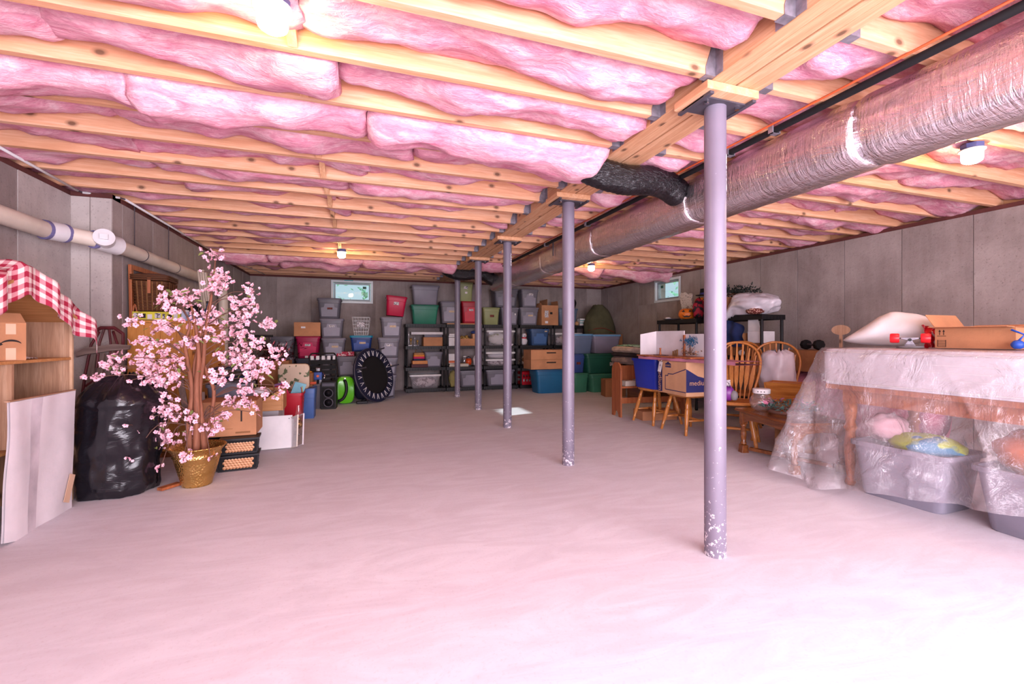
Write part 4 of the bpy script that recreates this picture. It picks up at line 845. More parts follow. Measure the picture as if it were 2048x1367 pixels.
# speaker
sx0, sx1, sz0, sz1 = -0.575, -0.355, 0.000, 0.423
sp = thing('loudspeaker', 'black two-cone loudspeaker standing on the floor before the totes', 'speaker', ((sx0+sx1)/2, 7.53, 0), R(-4)); hw = (sx1-sx0)/2; sh = sz1
MB().box(-hw, hw, -.10, .12, 0, sh).build('cabinet', m_black, sp, bev=.008); MB().box(-hw*.85, hw*.85, -.104, -.100, sh*.05, sh*.80).build('baffle', m_blackm, sp)
for z in (.24, .58):
    c = MB().torus((0, -.105, sh*z), hw*.58, .010, 'y', 26, 8).build('cone_ring', m_steel, sp, True); MB().lathe([(hw*.55, 0), (hw*.25, -.025), (hw*.2, -.018), (.01, -.010)], 22).build('cone', plain('speaker_cone', '#2b2830', .5), c, True, (0, -.104, sh*z), (R(90), 0, 0))
MB().box(-hw*.8, hw*.8, -.106, -.1045, sh*.84, sh*.94).build('port', m_steel, sp)
# toys on the waste bin
rbt = thing('toy_robot', 'small silver and blue toy robot above the grey waste bin', 'toy', (-0.576, 7.250, 0.330)); rbt.location.z = .3805; rbt.location.x = gtc.location.x; rbt.location.y = gtc.location.y
tb_ = MB().box(-.06, .06, -.04, .04, .06, .18).build('torso', plain('toy_blue', '#2e4fa0', .3), rbt, bev=.01); MB().box(-.035, .035, -.03, .03, .19, .25).build('head', m_chrome, rbt, bev=.01)
for s in (-1, 1): MB().tube([(s*.065, 0, .17), (s*.10, -.02, .12), (s*.09, -.06, .08)], .014, 8).build('arm', m_chrome, rbt, True); MB().box(s*.035-.018, s*.035+.018, -.03, .03, 0, .06).build('leg', m_chrome, rbt)
MB().lathe([(.02, 0), (.02, .01)], 10).build('chest_light', plain('toy_orange', '#e2622c', .4), rbt, False, (0, -.041, .12), (R(90), 0, 0))
tag(MB().tube([(-.28, 0, 0), (.0, 0, .01)], .010, 8).tube([(-.05, 0, .0085), (.03, 0, .011)], .020, 10).build('foam_sword', plain('foam_sword_orange', '#cf5a3c', .5), None, loc=(-0.626, 6.900, 0.448)), 'orange handled stick lying above the blue bin', 'toy')
tw_ = (-0.788, 7.020, 0.620); carton('toy_carton', 'brown carton carrying the orange plush toy', tw_[0]-.14, tw_[0]+.14, 6.93, 7.12, 0, tw_[2]-.024, m_cardd, 0, 0, False)
# black folding chair frame
cfx0, cfx1, cfz0, cfz1 = -0.722, -0.449, 0.156, 0.787
cf = thing('folding_chair', 'black folding chair frame with striped webbing behind the speaker', 'chair', ((cfx0+cfx1)/2, 7.95, 0), R(5))
for s in (-1, 1): MB().tube([(s*.20, .0, .0), (s*.20, .05, .45), (s*.20, .09, .80), (s*.17, .10, .84)], .012, 8).build('side_tube', m_black, cf, True); MB().tube([(s*.18, .14, .0), (s*.18, .02, .46)], .012, 8).build('leg', m_black, cf, True)
MB().tube([(-.17, .10, .84), (.17, .10, .84)], .012, 8).build('top_tube', m_black, cf)
for i, z in enumerate((.50, .58, .66)): MB().box(-.195, .195, .052+.02*i, .056+.02*i, z, z+.06).build('webbing', m_blackm, cf)
for i in range(5): MB().box(-.19+.085*i, -.14+.085*i, .084, .088, .735, .80).build('white_stripe', m_paper, cf)
MB().box(-.19, .19, -.02, .12, .44, .46).build('seat', m_blackm, cf)
# green vacuum cleaner
vx0, vx1, vz0, vz1 = -0.393, -0.106, 0.007, 0.462
vc = thing('vacuum_cleaner', 'bright green canister vacuum cleaner with black hose on the floor', 'vacuum', ((vx0+vx1)/2, 8.02, 0), R(6)); hw = (vx1-vx0)/2
def vr(k, y): return [(hw*k*math.copysign(abs(math.cos(a))**.55, math.cos(a)), y, vz1*.5+vz1*.49*k*math.copysign(abs(math.sin(a))**.62, math.sin(a))) for a in [2*PI*j/28 for j in range(28)]]
MB().loft([vr(.86, -.13), vr(.96, -.115), vr(1, -.08), vr(1, .05)]).build('green_shell', plain('lime_green_shell', '#5fc01f', .22, 0, .06, 3, 0, 40, .6), vc, 'auto')
MB().loft([vr(.98, .052), vr(.98, .12), vr(.85, .15)]).build('dark_shell', m_black, vc, 'auto')
MB().tube(smooth_pts([(-.02, -.135, vz1*.86), (.0, -.165, vz1*.78), (.01, -.165, vz1*.5), (-.03, -.165, vz1*.25), (-.10, -.150, vz1*.14), (-hw-.02, -.10, vz1*.12)]), .024, 12).build('handle', m_black, vc, True)
MB().lathe([(.012, 0), (.012, .003)], 10).build('badge', m_chrome, vc, False, (-.01, -.131, vz1*.92), (R(90), 0, 0))
hs = smooth_pts([(hw*.7, .0, vz1*.92), (hw+.10, -.02, vz1*.80), (hw+.19, -.06, vz1*.5), (hw+.20, -.10, vz1*.2), (hw+.10, -.14, .03)], 10)
MB().tube(hs, [.020+.0022*(i % 2) for i in range(len(hs))], 10).build('hose', m_black, vc, True); MB().box(hw+.02, hw+.20, -.20, -.13, 0.002, .045).build('floor_nozzle', m_black, vc, bev=.01)
tag(MB().blob((0, 0, 0), (.15, .11, .22), .15, 2, 7).build('navy_backpack', plain('navy_fabric', '#22233c', .8), None, True, (.03, 8.42, .20)), 'dark navy backpack slumped between vacuum and trampoline', 'bag')
# trampoline standing on its edge
tcx, tcy, tcz = (0.219, 8.150, 0.507)
tm = thing('mini_trampoline', 'round black mini trampoline standing on edge against the grey totes', 'trampoline', (.30, 7.95, 0), rot=(R(-13), R(0), R(48)))
RZ = .475
def tdisc(y, r0, r1, nm, mt, hgt=.012, n=44):
    MB().loft([[(r*math.cos(2*PI*j/n), yy, RZ+r*math.sin(2*PI*j/n)) for j in range(n)] for r, yy in ((r0, y), (r1, y), (r1, y+hgt), (r0, y+hgt), (r0, y))], False, False).build(nm, mt, tm, 'auto')
RT = .465
tdisc(-.02, 0.325, RT, 'padded_cover', plain('navy_cover', '#171a34', .55), .05)
MB().torus((0, 0, RZ), RT-.01, .016, 'y', 44, 8).build('steel_ring', m_steel, tm, True)
MB().loft([[((.67*RT)*math.cos(2*PI*j/40), y, RZ+(.67*RT)*math.sin(2*PI*j/40)) for j in range(40)] for y in (-.012, -.004)]).build('jumping_mat', m_blackm, tm)
MB().torus((0, -.018, RZ), (.67*RT), .008, 'y', 40, 6).build('mat_hem', m_black, tm, True)
for i in range(22):
    a = 2*PI*i/22; b = a+.055; c_ = a+.11; m = MB(); ri, ro = .71*RT, .90*RT
    m.bar((ro*math.cos(a), -.027, RZ+ro*math.sin(a)), (ri*math.cos(b), -.024, RZ+ri*math.sin(b)), .0065, .006, (0, 1, 0)).bar((ro*math.cos(c_), -.027, RZ+ro*math.sin(c_)), (ri*math.cos(b), -.024, RZ+ri*math.sin(b)), .0065, .006, (0, 1, 0))
    m.build('bungee', m_paper, tm)
for a in (15, 165, 285, 75): MB().tube([((RT-.03)*math.cos(R(a)), -.02, RZ+(RT-.03)*math.sin(R(a))), ((RT-.03)*math.cos(R(a)), -.22, RZ+(RT-.03)*math.sin(R(a)))], .013, 8).build('leg', m_steel, tm)
# ------------------------------------------------------------------ tote stacks along the back wall, left part
YF = 8.62
a0 = (-0.429, -0.038, 0.060, 0.394); a1 = (-0.420, -0.047, 0.394, 0.764); a2 = (-0.672, -0.253, 0.757, 1.117); a3 = (-0.704, -0.287, 1.099, 1.467); a4 = (-0.745, -0.329, 1.448, 1.816)
zz = lambda t, z0, z1: (t[0], t[1], z0, z1)
g = 'grey totes under the basement window'
TB('grey_tote', 'grey tote on the floor behind the vacuum cleaner', 8.62, .42, *zz(a0, 0, a1[2]), GREY)
TB('grey_tote', 'plain grey tote carrying the red book and blue tote', 8.62, .42, *zz(a1, a1[2]+.001, a1[3]), GREY)
TB('grey_tote', 'dark grey tote on the floor behind the folding chair', 8.66, .42, a2[0]-.03, a2[1]-.25, 0, .40, GREYD)
TB('grey_tote', 'dark grey tote hidden low behind the folding chair, second from floor', 8.66, .42, a2[0]-.03, a2[1]-.25, .401, a2[2], GREYD)
TB('grey_tote', 'grey tote with tan sticker, lowest of three left of the wire basket', 8.66, .42, *zz(a2, a2[2]+.001, a3[2]), GREY, stick=W2)
TB('grey_tote', 'grey tote with white sticker, middle of three below the window', 8.66, .42, *zz(a3, a3[2]+.001, a4[2]), GREY, stick=W1)
TB('grey_tote', 'grey tote with dark red sticker, topmost below the window corner', 8.66, .42, *zz(a4, a4[2]+.001, a4[3]), GREYD, stick=W3)
b1 = (-1.085, -0.683, 0.739, 1.125); b2 = (-1.111, -0.685, 1.107, 1.371); c1 = (-1.504, -1.101, 0.762, 1.125)
TB('slate_tote', 'slate tote under the magenta tote, second from the floor', 8.60, .42, b1[0], b1[1]-.01, .395, b1[2], '#4b4f63')
TB('slate_tote', 'slate tote on the floor under the magenta tote', 8.60, .42, b1[0], b1[1]-.01, 0, .394, '#4b4f63')
TB('magenta_tote', 'magenta tote with white sticker under a cardboard box', 8.60, .42, *zz(b1, b1[2]+.001, b1[3]), MAG, stick=W1+[(-.1, .08, .05, .05, m_white)])
carton('cardboard_box', 'cardboard box with paper tag sitting on the magenta tote', b2[0], b2[1], 8.62, 9.0, b1[3]+.001, b2[3], m_card, R(2), 0, True, extra=[((-.10, -.03, -.1925, -.191, .14, .17), 'paper_tag', m_paper)])
TB('grey_tote', 'grey tote left of the magenta tote by the suitcase handle', 8.60, .42, *zz(c1, c1[2]+.001, c1[3]), GREYD, stick=W1)
TB('grey_tote', 'grey tote beneath the left corner tote, second from floor', 8.60, .42, *zz(c1, .391, c1[2]), GREYD); TB('grey_tote', 'grey tote on the floor in the left back corner', 8.60, .42, *zz(c1, 0, .39), GREYD)
d1 = (-0.193, 0.215, 0.833, 1.144); rbk = (-0.304, -0.039, 0.762, 0.844)
tag(MB().box(-.15, .15, -.11, .11, 0, rbk[3]-a1[3]).build('red_book', printed('red_print', '#b02a48', '#d9b9bd', 30, .58), None, loc=((a1[0]+a1[1])/2-.03, 8.80, a1[3]+.001), bev=.002), 'thick red book lying under the blue tote', 'book')
TB('blue_tote', 'blue tote with turquoise lid under the white wire basket', 8.68, .36, d1[0], d1[1], rbk[3]+.004, d1[3], '#213f86', lid='#1f7f9c', stick=W2)
TB('grey_tote', 'grey tote on the floor hidden behind the trampoline', 8.70, .40, d1[0]+.10, d1[1]+.04, 0, .42, GREYD); TB('grey_tote', 'grey tote behind the trampoline carrying part of the blue tote', 8.70, .40, d1[0]+.10, d1[1]+.04, .421, rbk[3]+.002, GREYD)
# wire basket
wx0, wx1, wz0, wz1 = -0.143, 0.164, 1.154, 1.488
wkb = thing('wire_basket', 'white wire basket standing on the blue tote', 'basket', ((wx0+wx1)/2, 8.86, d1[3]+.002), R(-6)); hw = (wx1-wx0)/2; hh = wz1-wz0
for i in range(6):
    z = hh*i/5; k = .75+.25*i/5; MB().tube([(-hw*k, -.10*k, z), (hw*k, -.10*k, z), (hw*k, .10*k, z), (-hw*k, .10*k, z), (-hw*k, -.10*k, z)], .004, 5).build('wire', m_white, wkb)
for i in range(7):
    a = -1+2*i/6; MB().tube([(a*hw*.75, -.075, 0), (a*hw, -.10, hh)], .0035, 5).build('wire', m_white, wkb); MB().tube([(a*hw*.75, .075, 0), (a*hw, .10, hh)], .0035, 5).build('wire', m_white, wkb)
MB().box(-hw*.45, hw*.45, -.096, -.092, hh*.45, hh*.72).build('name_plate', m_stick, wkb)
# right hand stack with the leaning red tote
e1 = (0.408, 0.788, 1.454, 1.856); e2 = (0.337, 0.733, 1.108, 1.480); e3 = (0.285, 0.687, 0.746, 1.144); e4 = (0.259, 0.650, 0.432, 0.756); e5 = (0.241, 0.622, 0.039, 0.443)
TB('grey_tote', 'grey tote at the foot of the stack behind the trampoline', 8.34, .42, *zz(e5, 0, e4[2]), GREY)
TB('grey_tote', 'grey tote with tan tag, second in the stack right of the trampoline', 8.36, .42, *zz(e4, e4[2]+.001, e3[2]), GREY, stick=W2)
TB('grey_tote', 'grey tote with white sticker, third in the stack beside the trampoline', 8.38, .42, *zz(e3, e3[2]+.001, e2[2]), GREY, stick=W1)
TB('grey_tote', 'grey tote with wide tan sticker directly under the leaning crimson tote', 8.40, .42, *zz(e2, e2[2]+.001, e2[3]), GREY, stick=W2)
TB('crimson_tote', 'crimson tote leaning askew on top of the stack left of the shelves', 8.42, .40, *zz(e1, e2[3]+.02, e1[3]+.01), '#b3143f', stick=W1, ry=R(5), panel=False)
# suitcase behind the tree
sc_ = thing('suitcase', 'dark suitcase with raised telescopic handle behind the blossoms', 'suitcase', (-1.390, 7.600, 0.986), R(10)); sc_.location.z = 0
MB().box(-.22, .22, -.12, .12, .05, .66).build('shell', plain('charcoal_fabric', '#3a3840', .8), sc_, bev=.03)
for s in (-1, 1): MB().tube([(s*.09, .08, .66), (s*.09, .08, 1.12)], .008, 8).build('handle_tube', m_chrome, sc_); MB().lathe([(.025, 0), (.025, .02)], 12).build('wheel', m_black, sc_, False, (s*.17, -.08, .026), (0, R(90), 0)); MB().lathe([(.025, 0), (.025, .02)], 12).build('wheel', m_black, sc_, False, (s*.17, .08, .026), (0, R(90), 0))
MB().tube([(-.13, .08, 1.125), (.13, .08, 1.125)], .018, 10).build('grip', m_black, sc_)
# ------------------------------------------------------------------ black plastic shelving along the back wall
SB = [.075, .50, .93, 1.375]
def shelving(label, x0, x1, yf=9.10, yb=9.56, boards=SB, axis='x', grp='black plastic shelving units'):
    cx, cy = (x0+x1)/2, (yf+yb)/2; hx, hy = (x1-x0)/2-.006, (yb-yf)/2; t = thing('shelving_unit', label, 'shelving', (cx, cy, 0), 0, grp)
    for z in boards:
        b = MB().box(-hx, hx, -hy, hy, z-.012, z).build('shelf_board', m_black, t)
        m = MB().box(-hx, hx, -hy, -hy+.012, z-.062, z-.012).box(-hx, hx, hy-.012, hy, z-.062, z-.012).box(-hx, -hx+.012, -hy+.012, hy-.012, z-.062, z-.012).box(hx-.012, hx, -hy+.012, hy-.012, z-.062, z-.012)
        m.build('edge_lip', m_black, b)
        n = max(4, int(hx*2/.05))
        for i in range(n): MB().box(-hx+.03+(2*hx-.06)*i/(n-1)-.004, -hx+.03+(2*hx-.06)*i/(n-1)+.004, -hy-.003, -hy, z-.058, z-.016).build('rib', m_blackm, b)
    for sx in (-1, 1):
        for sy in (-1, 1):
            zs = [0.0]+boards
            for i in range(len(zs)-1):
                a = zs[i] if i else 0; c = zs[i+1]-.012
                if i == 0: c = zs[1]-.062
                MB().lathe([(.021, a+.0005), (.024, a+.03), (.019, a+.05), (.019, c-.01), (.023, c-.0005)], 10, (sx*(hx-.028), sy*(hy-.028), 0)).build('post', m_black, t, True)
    return t
s1 = (0.842, 1.651, -0.009, 1.380); s2 = (1.656, 2.432, -0.010, 1.388); s3 = (2.443, 3.222, -0.029, 1.396); s4 = (3.257, 4.032, -0.060, 1.404); s5 = (4.044, 4.849, -0.090, 1.412)
for s_, l_ in ((s1, 'leftmost black shelving unit under the green tote'), (s2, 'second black shelving unit holding the orange lantern'), (s3, 'third black shelving unit with clear totes behind the posts'), (s4, 'fourth black shelving unit holding the red crate'), (s5, 'rightmost black shelving unit behind the second post')): shelving(l_, s_[0], s_[1])
YS = 9.13
def ST(name, label, row, x0, x1, z0, z1, col, d=.36, yf=YS, **kw): return tote(name, label, x0, x1, yf, yf+d, SB[row]+.001, z1, col, **kw)
OL = '#8d9364'; GRN = '#2f7b62'
# on top of unit 1
g1 = (0.951, 1.521, 1.376, 1.769); g2 = (0.961, 1.531, 1.770, 2.163)
ST('green_tote', 'green tote on top of the leftmost shelving unit', 3, *g1, GRN, panel=False)
tote('grey_tote', 'grey tote stacked on the green tote of the leftmost shelves', g2[0], g2[1], 9.12, 9.48, g1[3]+.001, g2[3], GREY, panel=False)
# unit 1 rows
def heap(name, label, cat, x0, x1, z0, h, mat, yf=9.16, d=.3, seed=1, group=None):
    return tag(MB().grid(lambda u, v: (x0+(x1-x0)*u, yf+d*v, z0+.004+h*(math.sin(PI*u)**.35)*(math.sin(PI*v)**.5)*(.75+.35*noise.noise(Vector((u*5, v*4, seed*3.3))))), 16, 10).grid(lambda u, v: (x0+(x1-x0)*u, yf+d*v, z0+.002), 16, 10, True).build(name, mat, None, True), label, cat, group)
q = (1.352, 1.576, 0.925, 1.109); carton('cardboard_box', 'brown cardboard box on the upper shelf of the leftmost unit', q[0]-.15, s1[1]-.062, 9.14, 9.45, SB[2]+.001, q[3], m_card, 0, 0, True)
carton('long_white_box', 'long pale poster box lying on cartons in the leftmost unit', s1[0]+.12, s1[1]-.05, 9.16, 9.44, q[3]+.055, q[3]+.105, m_paper, 0, 0, False)
carton('dark_box', 'dark flat box between cardboard box and pale poster box', q[0]-.13, s1[1]-.07, 9.16, 9.44, q[3]+.002, q[3]+.053, m_steel, 0, 0, False)
for i, (du, hgt, c) in enumerate(((.07, .30, '#c9c4c6'), (.12, .16, '#b5894a'), (.19, .20, '#a9a2a8'), (.25, .12, '#b59152'))):
    t = thing('trophy', ('tall white', 'short gold', 'silver', 'small gold')[i]+' trophy on the upper shelf of the leftmost unit', 'trophy', (s1[0]+du, 9.20+.04*(i % 2), SB[2]+.001), 0, 'trophies on the leftmost shelves')
    MB().box(-.025, .025, -.025, .025, 0, .025).build('plinth', m_stick, t); MB().lathe([(.012, .0255), (.006, .05), (.008, hgt*.55), (.02, hgt*.7), (.024, hgt), (.018, hgt)], 12).build('cup', plain('trophy_%d' % i, c, .3, .5), t, True)
hb = thing('striped_handbag', 'striped orange pink and navy handbag on the middle shelf', 'handbag', ((1.125, 9.250, 0.620))); hb.location = (hb.location.x, 9.28, SB[1]+.135)
for i, c in enumerate(('#232346', '#c21d56', '#d8812f', '#9a7048')): MB().loft([rrect(-.125+.006*i, .125-.006*i, -.07, .07, .04*i, .03), rrect(-.12+.004*i, .12-.004*i, -.068, .068, .04*i+.0395, .03)]).build('stripe_band', plain('bag_stripe_%d' % i, c, .7), hb, 'auto')
MB().tube(smooth_pts([(-.07, 0, .16), (-.05, 0, .22), (0, 0, .245), (.05, 0, .22), (.07, 0, .16)]), .007, 6).build('handle', m_wick2, hb, True)
carton('orange_box', 'flat orange box under the striped handbag', hb.location.x-.14, hb.location.x+.16, 9.15, 9.42, SB[1]+.068, SB[1]+.134, plain('orange_card', '#cf8136', .5), 0, 0, False)
carton('maroon_box', 'maroon box at the bottom of the handbag pile', hb.location.x-.16, hb.location.x+.17, 9.15, 9.44, SB[1]+.001, SB[1]+.067, plain('maroon_card', '#4a1a24', .6), 0, 0, False)
q = (1.221, 1.576, 0.488, 0.814); ST('grey_tote', 'small grey tote on the middle shelf beside the striped handbag', 1, q[0], s1[1]-.05, q[2], q[3], GREY, d=.34)
q = (0.924, 1.566, 0.047, 0.360); ST('clear_tote', 'clear tote of folded clothes on the bottom shelf of the leftmost unit', 0, *q, '#ffffff', clear_=True, fill=m_clothes)
# on top of unit 2
q1 = (1.542, 1.967, 1.438, 1.848); q2 = (1.977, 2.394, 1.453, 1.860); q3 = (1.925, 2.243, 1.867, 2.273)
tag(MB().box(s2[0]+.02, s2[1]-.02, 9.11, 9.5, SB[3]+.001, SB[3]+.021).build('plywood_sheet', m_drawer), 'plywood board lying across the second shelving unit under the red tote', 'board')
tote('grey_tote', 'grey tote with tan sticker on top of the second shelves', q1[0], q1[1], 9.12, 9.46, SB[3]+.022, q1[3], GREY, stick=W2); tote('red_tote', 'bright red tote beside a grey post on the second shelves', q2[0], q2[1], 9.12, 9.46, SB[3]+.022, q2[3], '#b3152f', stick=W1)
tote('olive_tote', 'olive tote with two stickers stacked above the red tote', q3[0], q3[1], 9.14, 9.46, max(q1[3], q2[3])+.001, q3[3]-.02, OL, stick=W4, panel=False)
# unit 2 rows
xa, xb = s2[0]+.06, s2[1]-.06
carton('tan_long_box', 'long tan box filled with ornaments on the second shelves', xa+.20, xb, 9.14, 9.44, SB[2]+.001, SB[2]+.15, m_card, 0, [(None, 0), (None, 0), (None, 0), (None, 0)])
heap('gold_ornaments', 'gold and brown ornaments heaped in the long tan box', 'ornaments', xa+.22, xb-.16, SB[2]+.08, .16, printed('ornament_mix', '#6d4a2a', '#c9a35c', 40, .5), 9.17, .24, 4)
carton('small_tan_box', 'small tan box on the right end of the long tan box', xb-.15, xb, 9.15, 9.30, SB[2]+.152, SB[2]+.25, m_cardp, 0, 0, False)
tag(MB().blob((0, 0, 0), (.08, .07, .035), .15, 3, 5).build('blue_cloth', plain('blue_fabric', '#2b3f7d', .8), None, True, (xb-.09, 9.24, SB[2]+.285)), 'small blue cloth on the small tan box', 'cloth')
carton('white_box', 'white box with dark print on the second shelves', xa, xa+.18, 9.14, 9.40, SB[2]+.001, SB[2]+.17, m_paper, 0, 0, False, extra=[((.02, .07, -.1315, -.1302, .04, .10), 'print_block', m_stick)])
for i in range(3): tag(MB().box(-.085, .085, -.12, .12, 0, .022).build('white_folder', m_paper, None, loc=(xa+.09, 9.29, SB[2]+.18+.024*i), rot=(0, 0, R(i*3-2))), ('lowest', 'middle', 'topmost')[i]+' white folder of the pile above the white printed box', 'folder', 'white folders')
bk = thing('picture_book', 'white and orange book standing on the middle of the second shelves', 'book', (xa+.09, 9.22, SB[1]+.065)); MB().box(-.08, .08, -.015, .015, 0, .20).build('cover', m_paper, bk); MB().box(-.0802, .0802, -.0158, -.0152, .01, .06).build('orange_band', plain('orange_print', '#cf5f26', .5), bk)
for i in range(3): tag(MB().box(-.20, .20, -.13, .13, 0, .019).build('flat_book', plain('flat_book_%d' % i, ('#c9bca6', '#d6d0cc', '#b9a58c')[i], .6), None, loc=(xa+.22, 9.29, SB[1]+.001+.0205*i), rot=(0, 0, R(2*i-2))), ('lowest tan', 'middle white', 'topmost brown')[i]+' flat book of the pile on the second shelves', 'book', 'flat books')
jr_ = thing('glass_jar', 'small clear jar between the book and the orange lantern', 'jar', (xa+.34, 9.20, SB[1]+.065)); MB().lathe([(.04, 0), (.045, .02), (.045, .11), (.035, .13)], 16).build('glass', m_glass, jr_, True); MB().lathe([(.036, .1305), (.036, .15)], 16).build('lid', m_white, jr_)
ln_ = thing('orange_lantern', 'orange glass lantern on the second shelves', 'lantern', (xb-.22, 9.24, SB[1]+.001)); MB().lathe([(.05, 0), (.06, .01), (.06, .03)], 16).build('base', m_steel, ln_, 'auto'); MB().lathe([(.058, .031), (.068, .09), (.058, .165)], 16).build('globe', plain('orange_glass', '#c7481c', .2), ln_, True); MB().lathe([(.06, .166), (.03, .195), (.012, .21)], 16).build('cap', m_steel, ln_, True)
tag(MB().blob((0, 0, 0), (.06, .06, .12), .2, 3, 6).build('white_bag', m_sheet, None, True, (xb-.06, 9.24, SB[1]+.11)), 'white paper bag at the right end of the lantern shelf', 'bag')
tag(MB().blob((0, 0, 0), (.085, .06, .18), .2, 2.4, 8).build('olive_bag', plain('olive_fabric', '#8f8552', .8), None, True, (xa+.10, 9.22, SB[0]+.165)), 'olive fabric bag on the bottom of the second shelves', 'bag')
ST('grey_tote', 'grey tote on the bottom of the second shelves between the posts', 0, xa+.22, xb+.02, 0, SB[0]+.345, GREY)
# on top of unit 3 and its rows
q1 = (2.437, 2.822, 1.353, 1.744); q2 = (2.834, 3.252, 1.356, 1.753); q3 = (2.678, 3.252, 1.762, 2.158)
tote('olive_tote', 'olive tote with rust sticker on the third shelves', q1[0], q1[1], 9.12, 9.46, SB[3]+.001, q1[3], OL, stick=W3, panel=False); tote('grey_tote', 'grey tote behind the third post on the third shelves', q2[0]+.004, q2[1], 9.12, 9.46, SB[3]+.001, q2[3], GREY, stick=[(.55, .6, .03, .04, m_white)]); tote('grey_tote', 'dark grey tote stacked highest behind the third post', q3[0], q3[1], 9.13, 9.50, max(q1[3], q2[3])+.001, q3[3], GREYD, stick=[(.35, .62, .05, .05, m_redstick)])
ST('clear_tote', 'clear tote with white and green cloths on the third shelves', 2, s3[0]+.08, s3[1]-.05, 0, SB[2]+.33, '#fff', clear_=True, fill=m_clothes2); ST('clear_tote', 'lower clear tote on the middle of the third shelves', 1, s3[0]+.06, s3[1]-.05, 0, SB[1]+.15, '#fff', clear_=True, fill=m_clothes)
tote('clear_tote', 'upper clear tote stacked on the middle of the third shelves', s3[0]+.06, s3[1]-.05, YS, YS+.36, SB[1]+.152, SB[1]+.30, '#fff', clear_=True, fill=m_sheet); ST('grey_tote', 'grey tote on the bottom of the third shelves', 0, s3[0]+.06, s3[1]-.06, 0, SB[0]+.345, GREY)
tag(MB().grid(lambda u, v: (-.12+.24*u, -.02-.03*math.sin(PI*u), -.05*math.sin(PI*u)*(1-v)+.02*v), 10, 4).build('white_scarf', m_sheet, None, True, (s3[1]-.25, 9.085, SB[2]+.02)), 'white scarf hanging over the edge of the third shelves', 'cloth')
# on top of unit 4 and its rows
q1 = (3.264, 3.718, 1.371, 1.763); q2 = (3.298, 3.707, 1.774, 2.156)
tote('grey_tote', 'grey tote with tan sticker on the fourth shelves', q1[0], q1[1], 9.12, 9.46, SB[3]+.001, q1[3], GREY, stick=W2); tote('grey_tote', 'grey tote with white scribble on top of the fourth shelves', q2[0], q2[1], 9.12, 9.46, q1[3]+.001, q2[3], GREY, stick=[(.1, .72, .10, .05, m_stick)])
q = (3.757, 4.165, 1.385, 1.816); carton('shipping_box', 'tall cardboard shipping box with white labels on the fourth shelves', q[0], q[1], 9.12, 9.45, SB[3]+.001, q[3], m_card, R(3), [(None, 0), (100, .10), (88, .14), (60, .05)], extra=[((-.13, -.04, -.167, -.1652, .17, .32), 'shipping_label', m_stick), ((0, .06, -.167, -.1652, .24, .29), 'print_block', m_ink), ((-.12, -.05, -.167, -.1652, .04, .09), 'shipping_label', m_paper)])
q = (4.184, 4.680, 1.425, 1.762); ST('slate_blue_tote', 'slate blue tote on the rightmost shelves behind the second post', 3, *q, '#5b6b82', panel=False)
tag(MB().blob((0, 0, 0), (.09, .08, .13), .2, 3, 9).build('black_bag', m_blackm, None, True, (q[1]-.08, 9.30, q[3]+.115)), 'black bag on the slate blue tote', 'bag')
carton('checked_box', 'small white and teal checked box at the end of the rightmost shelves', q[1]+.04, q[1]+.17, 9.14, 9.30, SB[3]+.001, SB[3]+.16, m_paper, 0, 0, False, extra=[((-.066, .066, -.0815, -.0802, .05+.05*i, .07+.05*i), 'teal_band', plain('teal_ink', '#4f9a9c', .6)) for i in range(2)])
tag(MB().blob((0, 0, 0), (.05, .05, .05), .1, 3, 3).build('tan_ball', plain('tan_leather', '#b98c66', .6), None, True, (q[1]-.03, 9.16, SB[3]+.045)), 'tan ball beside the checked box', 'ball')
q = (3.456, 4.014, 0.911, 1.296); ST('blue_tote', 'steel blue tote on the upper fourth shelf beside a plush dog', 2, q[0]+.06, s4[1]-.062, q[2], q[3], '#41608c', stick=[(.6, .86, .06, .035, m_tanstick)])
pl = thing('plush_dog', 'white plush dog with red scarf on the upper fourth shelf', 'toy', (s4[0]+.12, 9.20, SB[2]+.001)); MB().blob((0, 0, .09), (.085, .075, .09), .06, 2, 1).build('body', m_sheet, pl, True); MB().blob((.0, -.02, .215), (.055, .055, .055), .05, 2, 2).build('head', m_sheet, pl, True); MB().torus((0, -.01, .165), .048, .014, 'z', 18, 6).build('scarf', m_redp, pl, True)
for s in (-1, 1): MB().blob((s*.05, -.01, .235), (.02, .02, .04), .05, 2, 3, nu=10, nv=8).build('ear', m_wick2, pl, True)
MB().blob((0, -.075, .205), (.012, .01, .01), 0, 2, 3, nu=8, nv=6).build('nose', m_black, pl, True)
tag(MB().blob((0, 0, 0), (.10, .09, .10), .3, 3, 12).build('plush_toys', printed('toy_mix', '#b8a6a0', '#7a5236', 14, .5), None, True, (s4[0]+.13, 9.22, SB[1]+.095)), 'heap of small plush toys on the fourth shelves left of the flat boxes', 'toy')
rcx0, rcx1 = s4[0]+.06, s4[0]+.42
rc_ = thing('red_crate', 'red plastic crate with slotted sides on the bottom of the fourth shelves', 'crate', ((rcx0+rcx1)/2, 9.27, SB[0]+.001)); hw = (rcx1-rcx0)/2
MB().box(-hw, hw, -.13, .15, 0, .012).build('base', m_redp, rc_)
for z0_, z1_ in ((.012, .07), (.13, .16), (.22, .28)): MB().box(-hw, hw, -.13, -.118, z0_, z1_).box(-hw, hw, .138, .15, z0_, z1_).box(-hw, -hw+.012, -.118, .138, z0_, z1_).box(hw-.012, hw, -.118, .138, z0_, z1_).build('rail', m_redp, rc_)
for i in range(6): x = -hw+.012+(2*hw-.024)*i/5; MB().box(x-.012, x+.012, -.128, -.12, .07, .22).build('upright', m_redp, rc_)
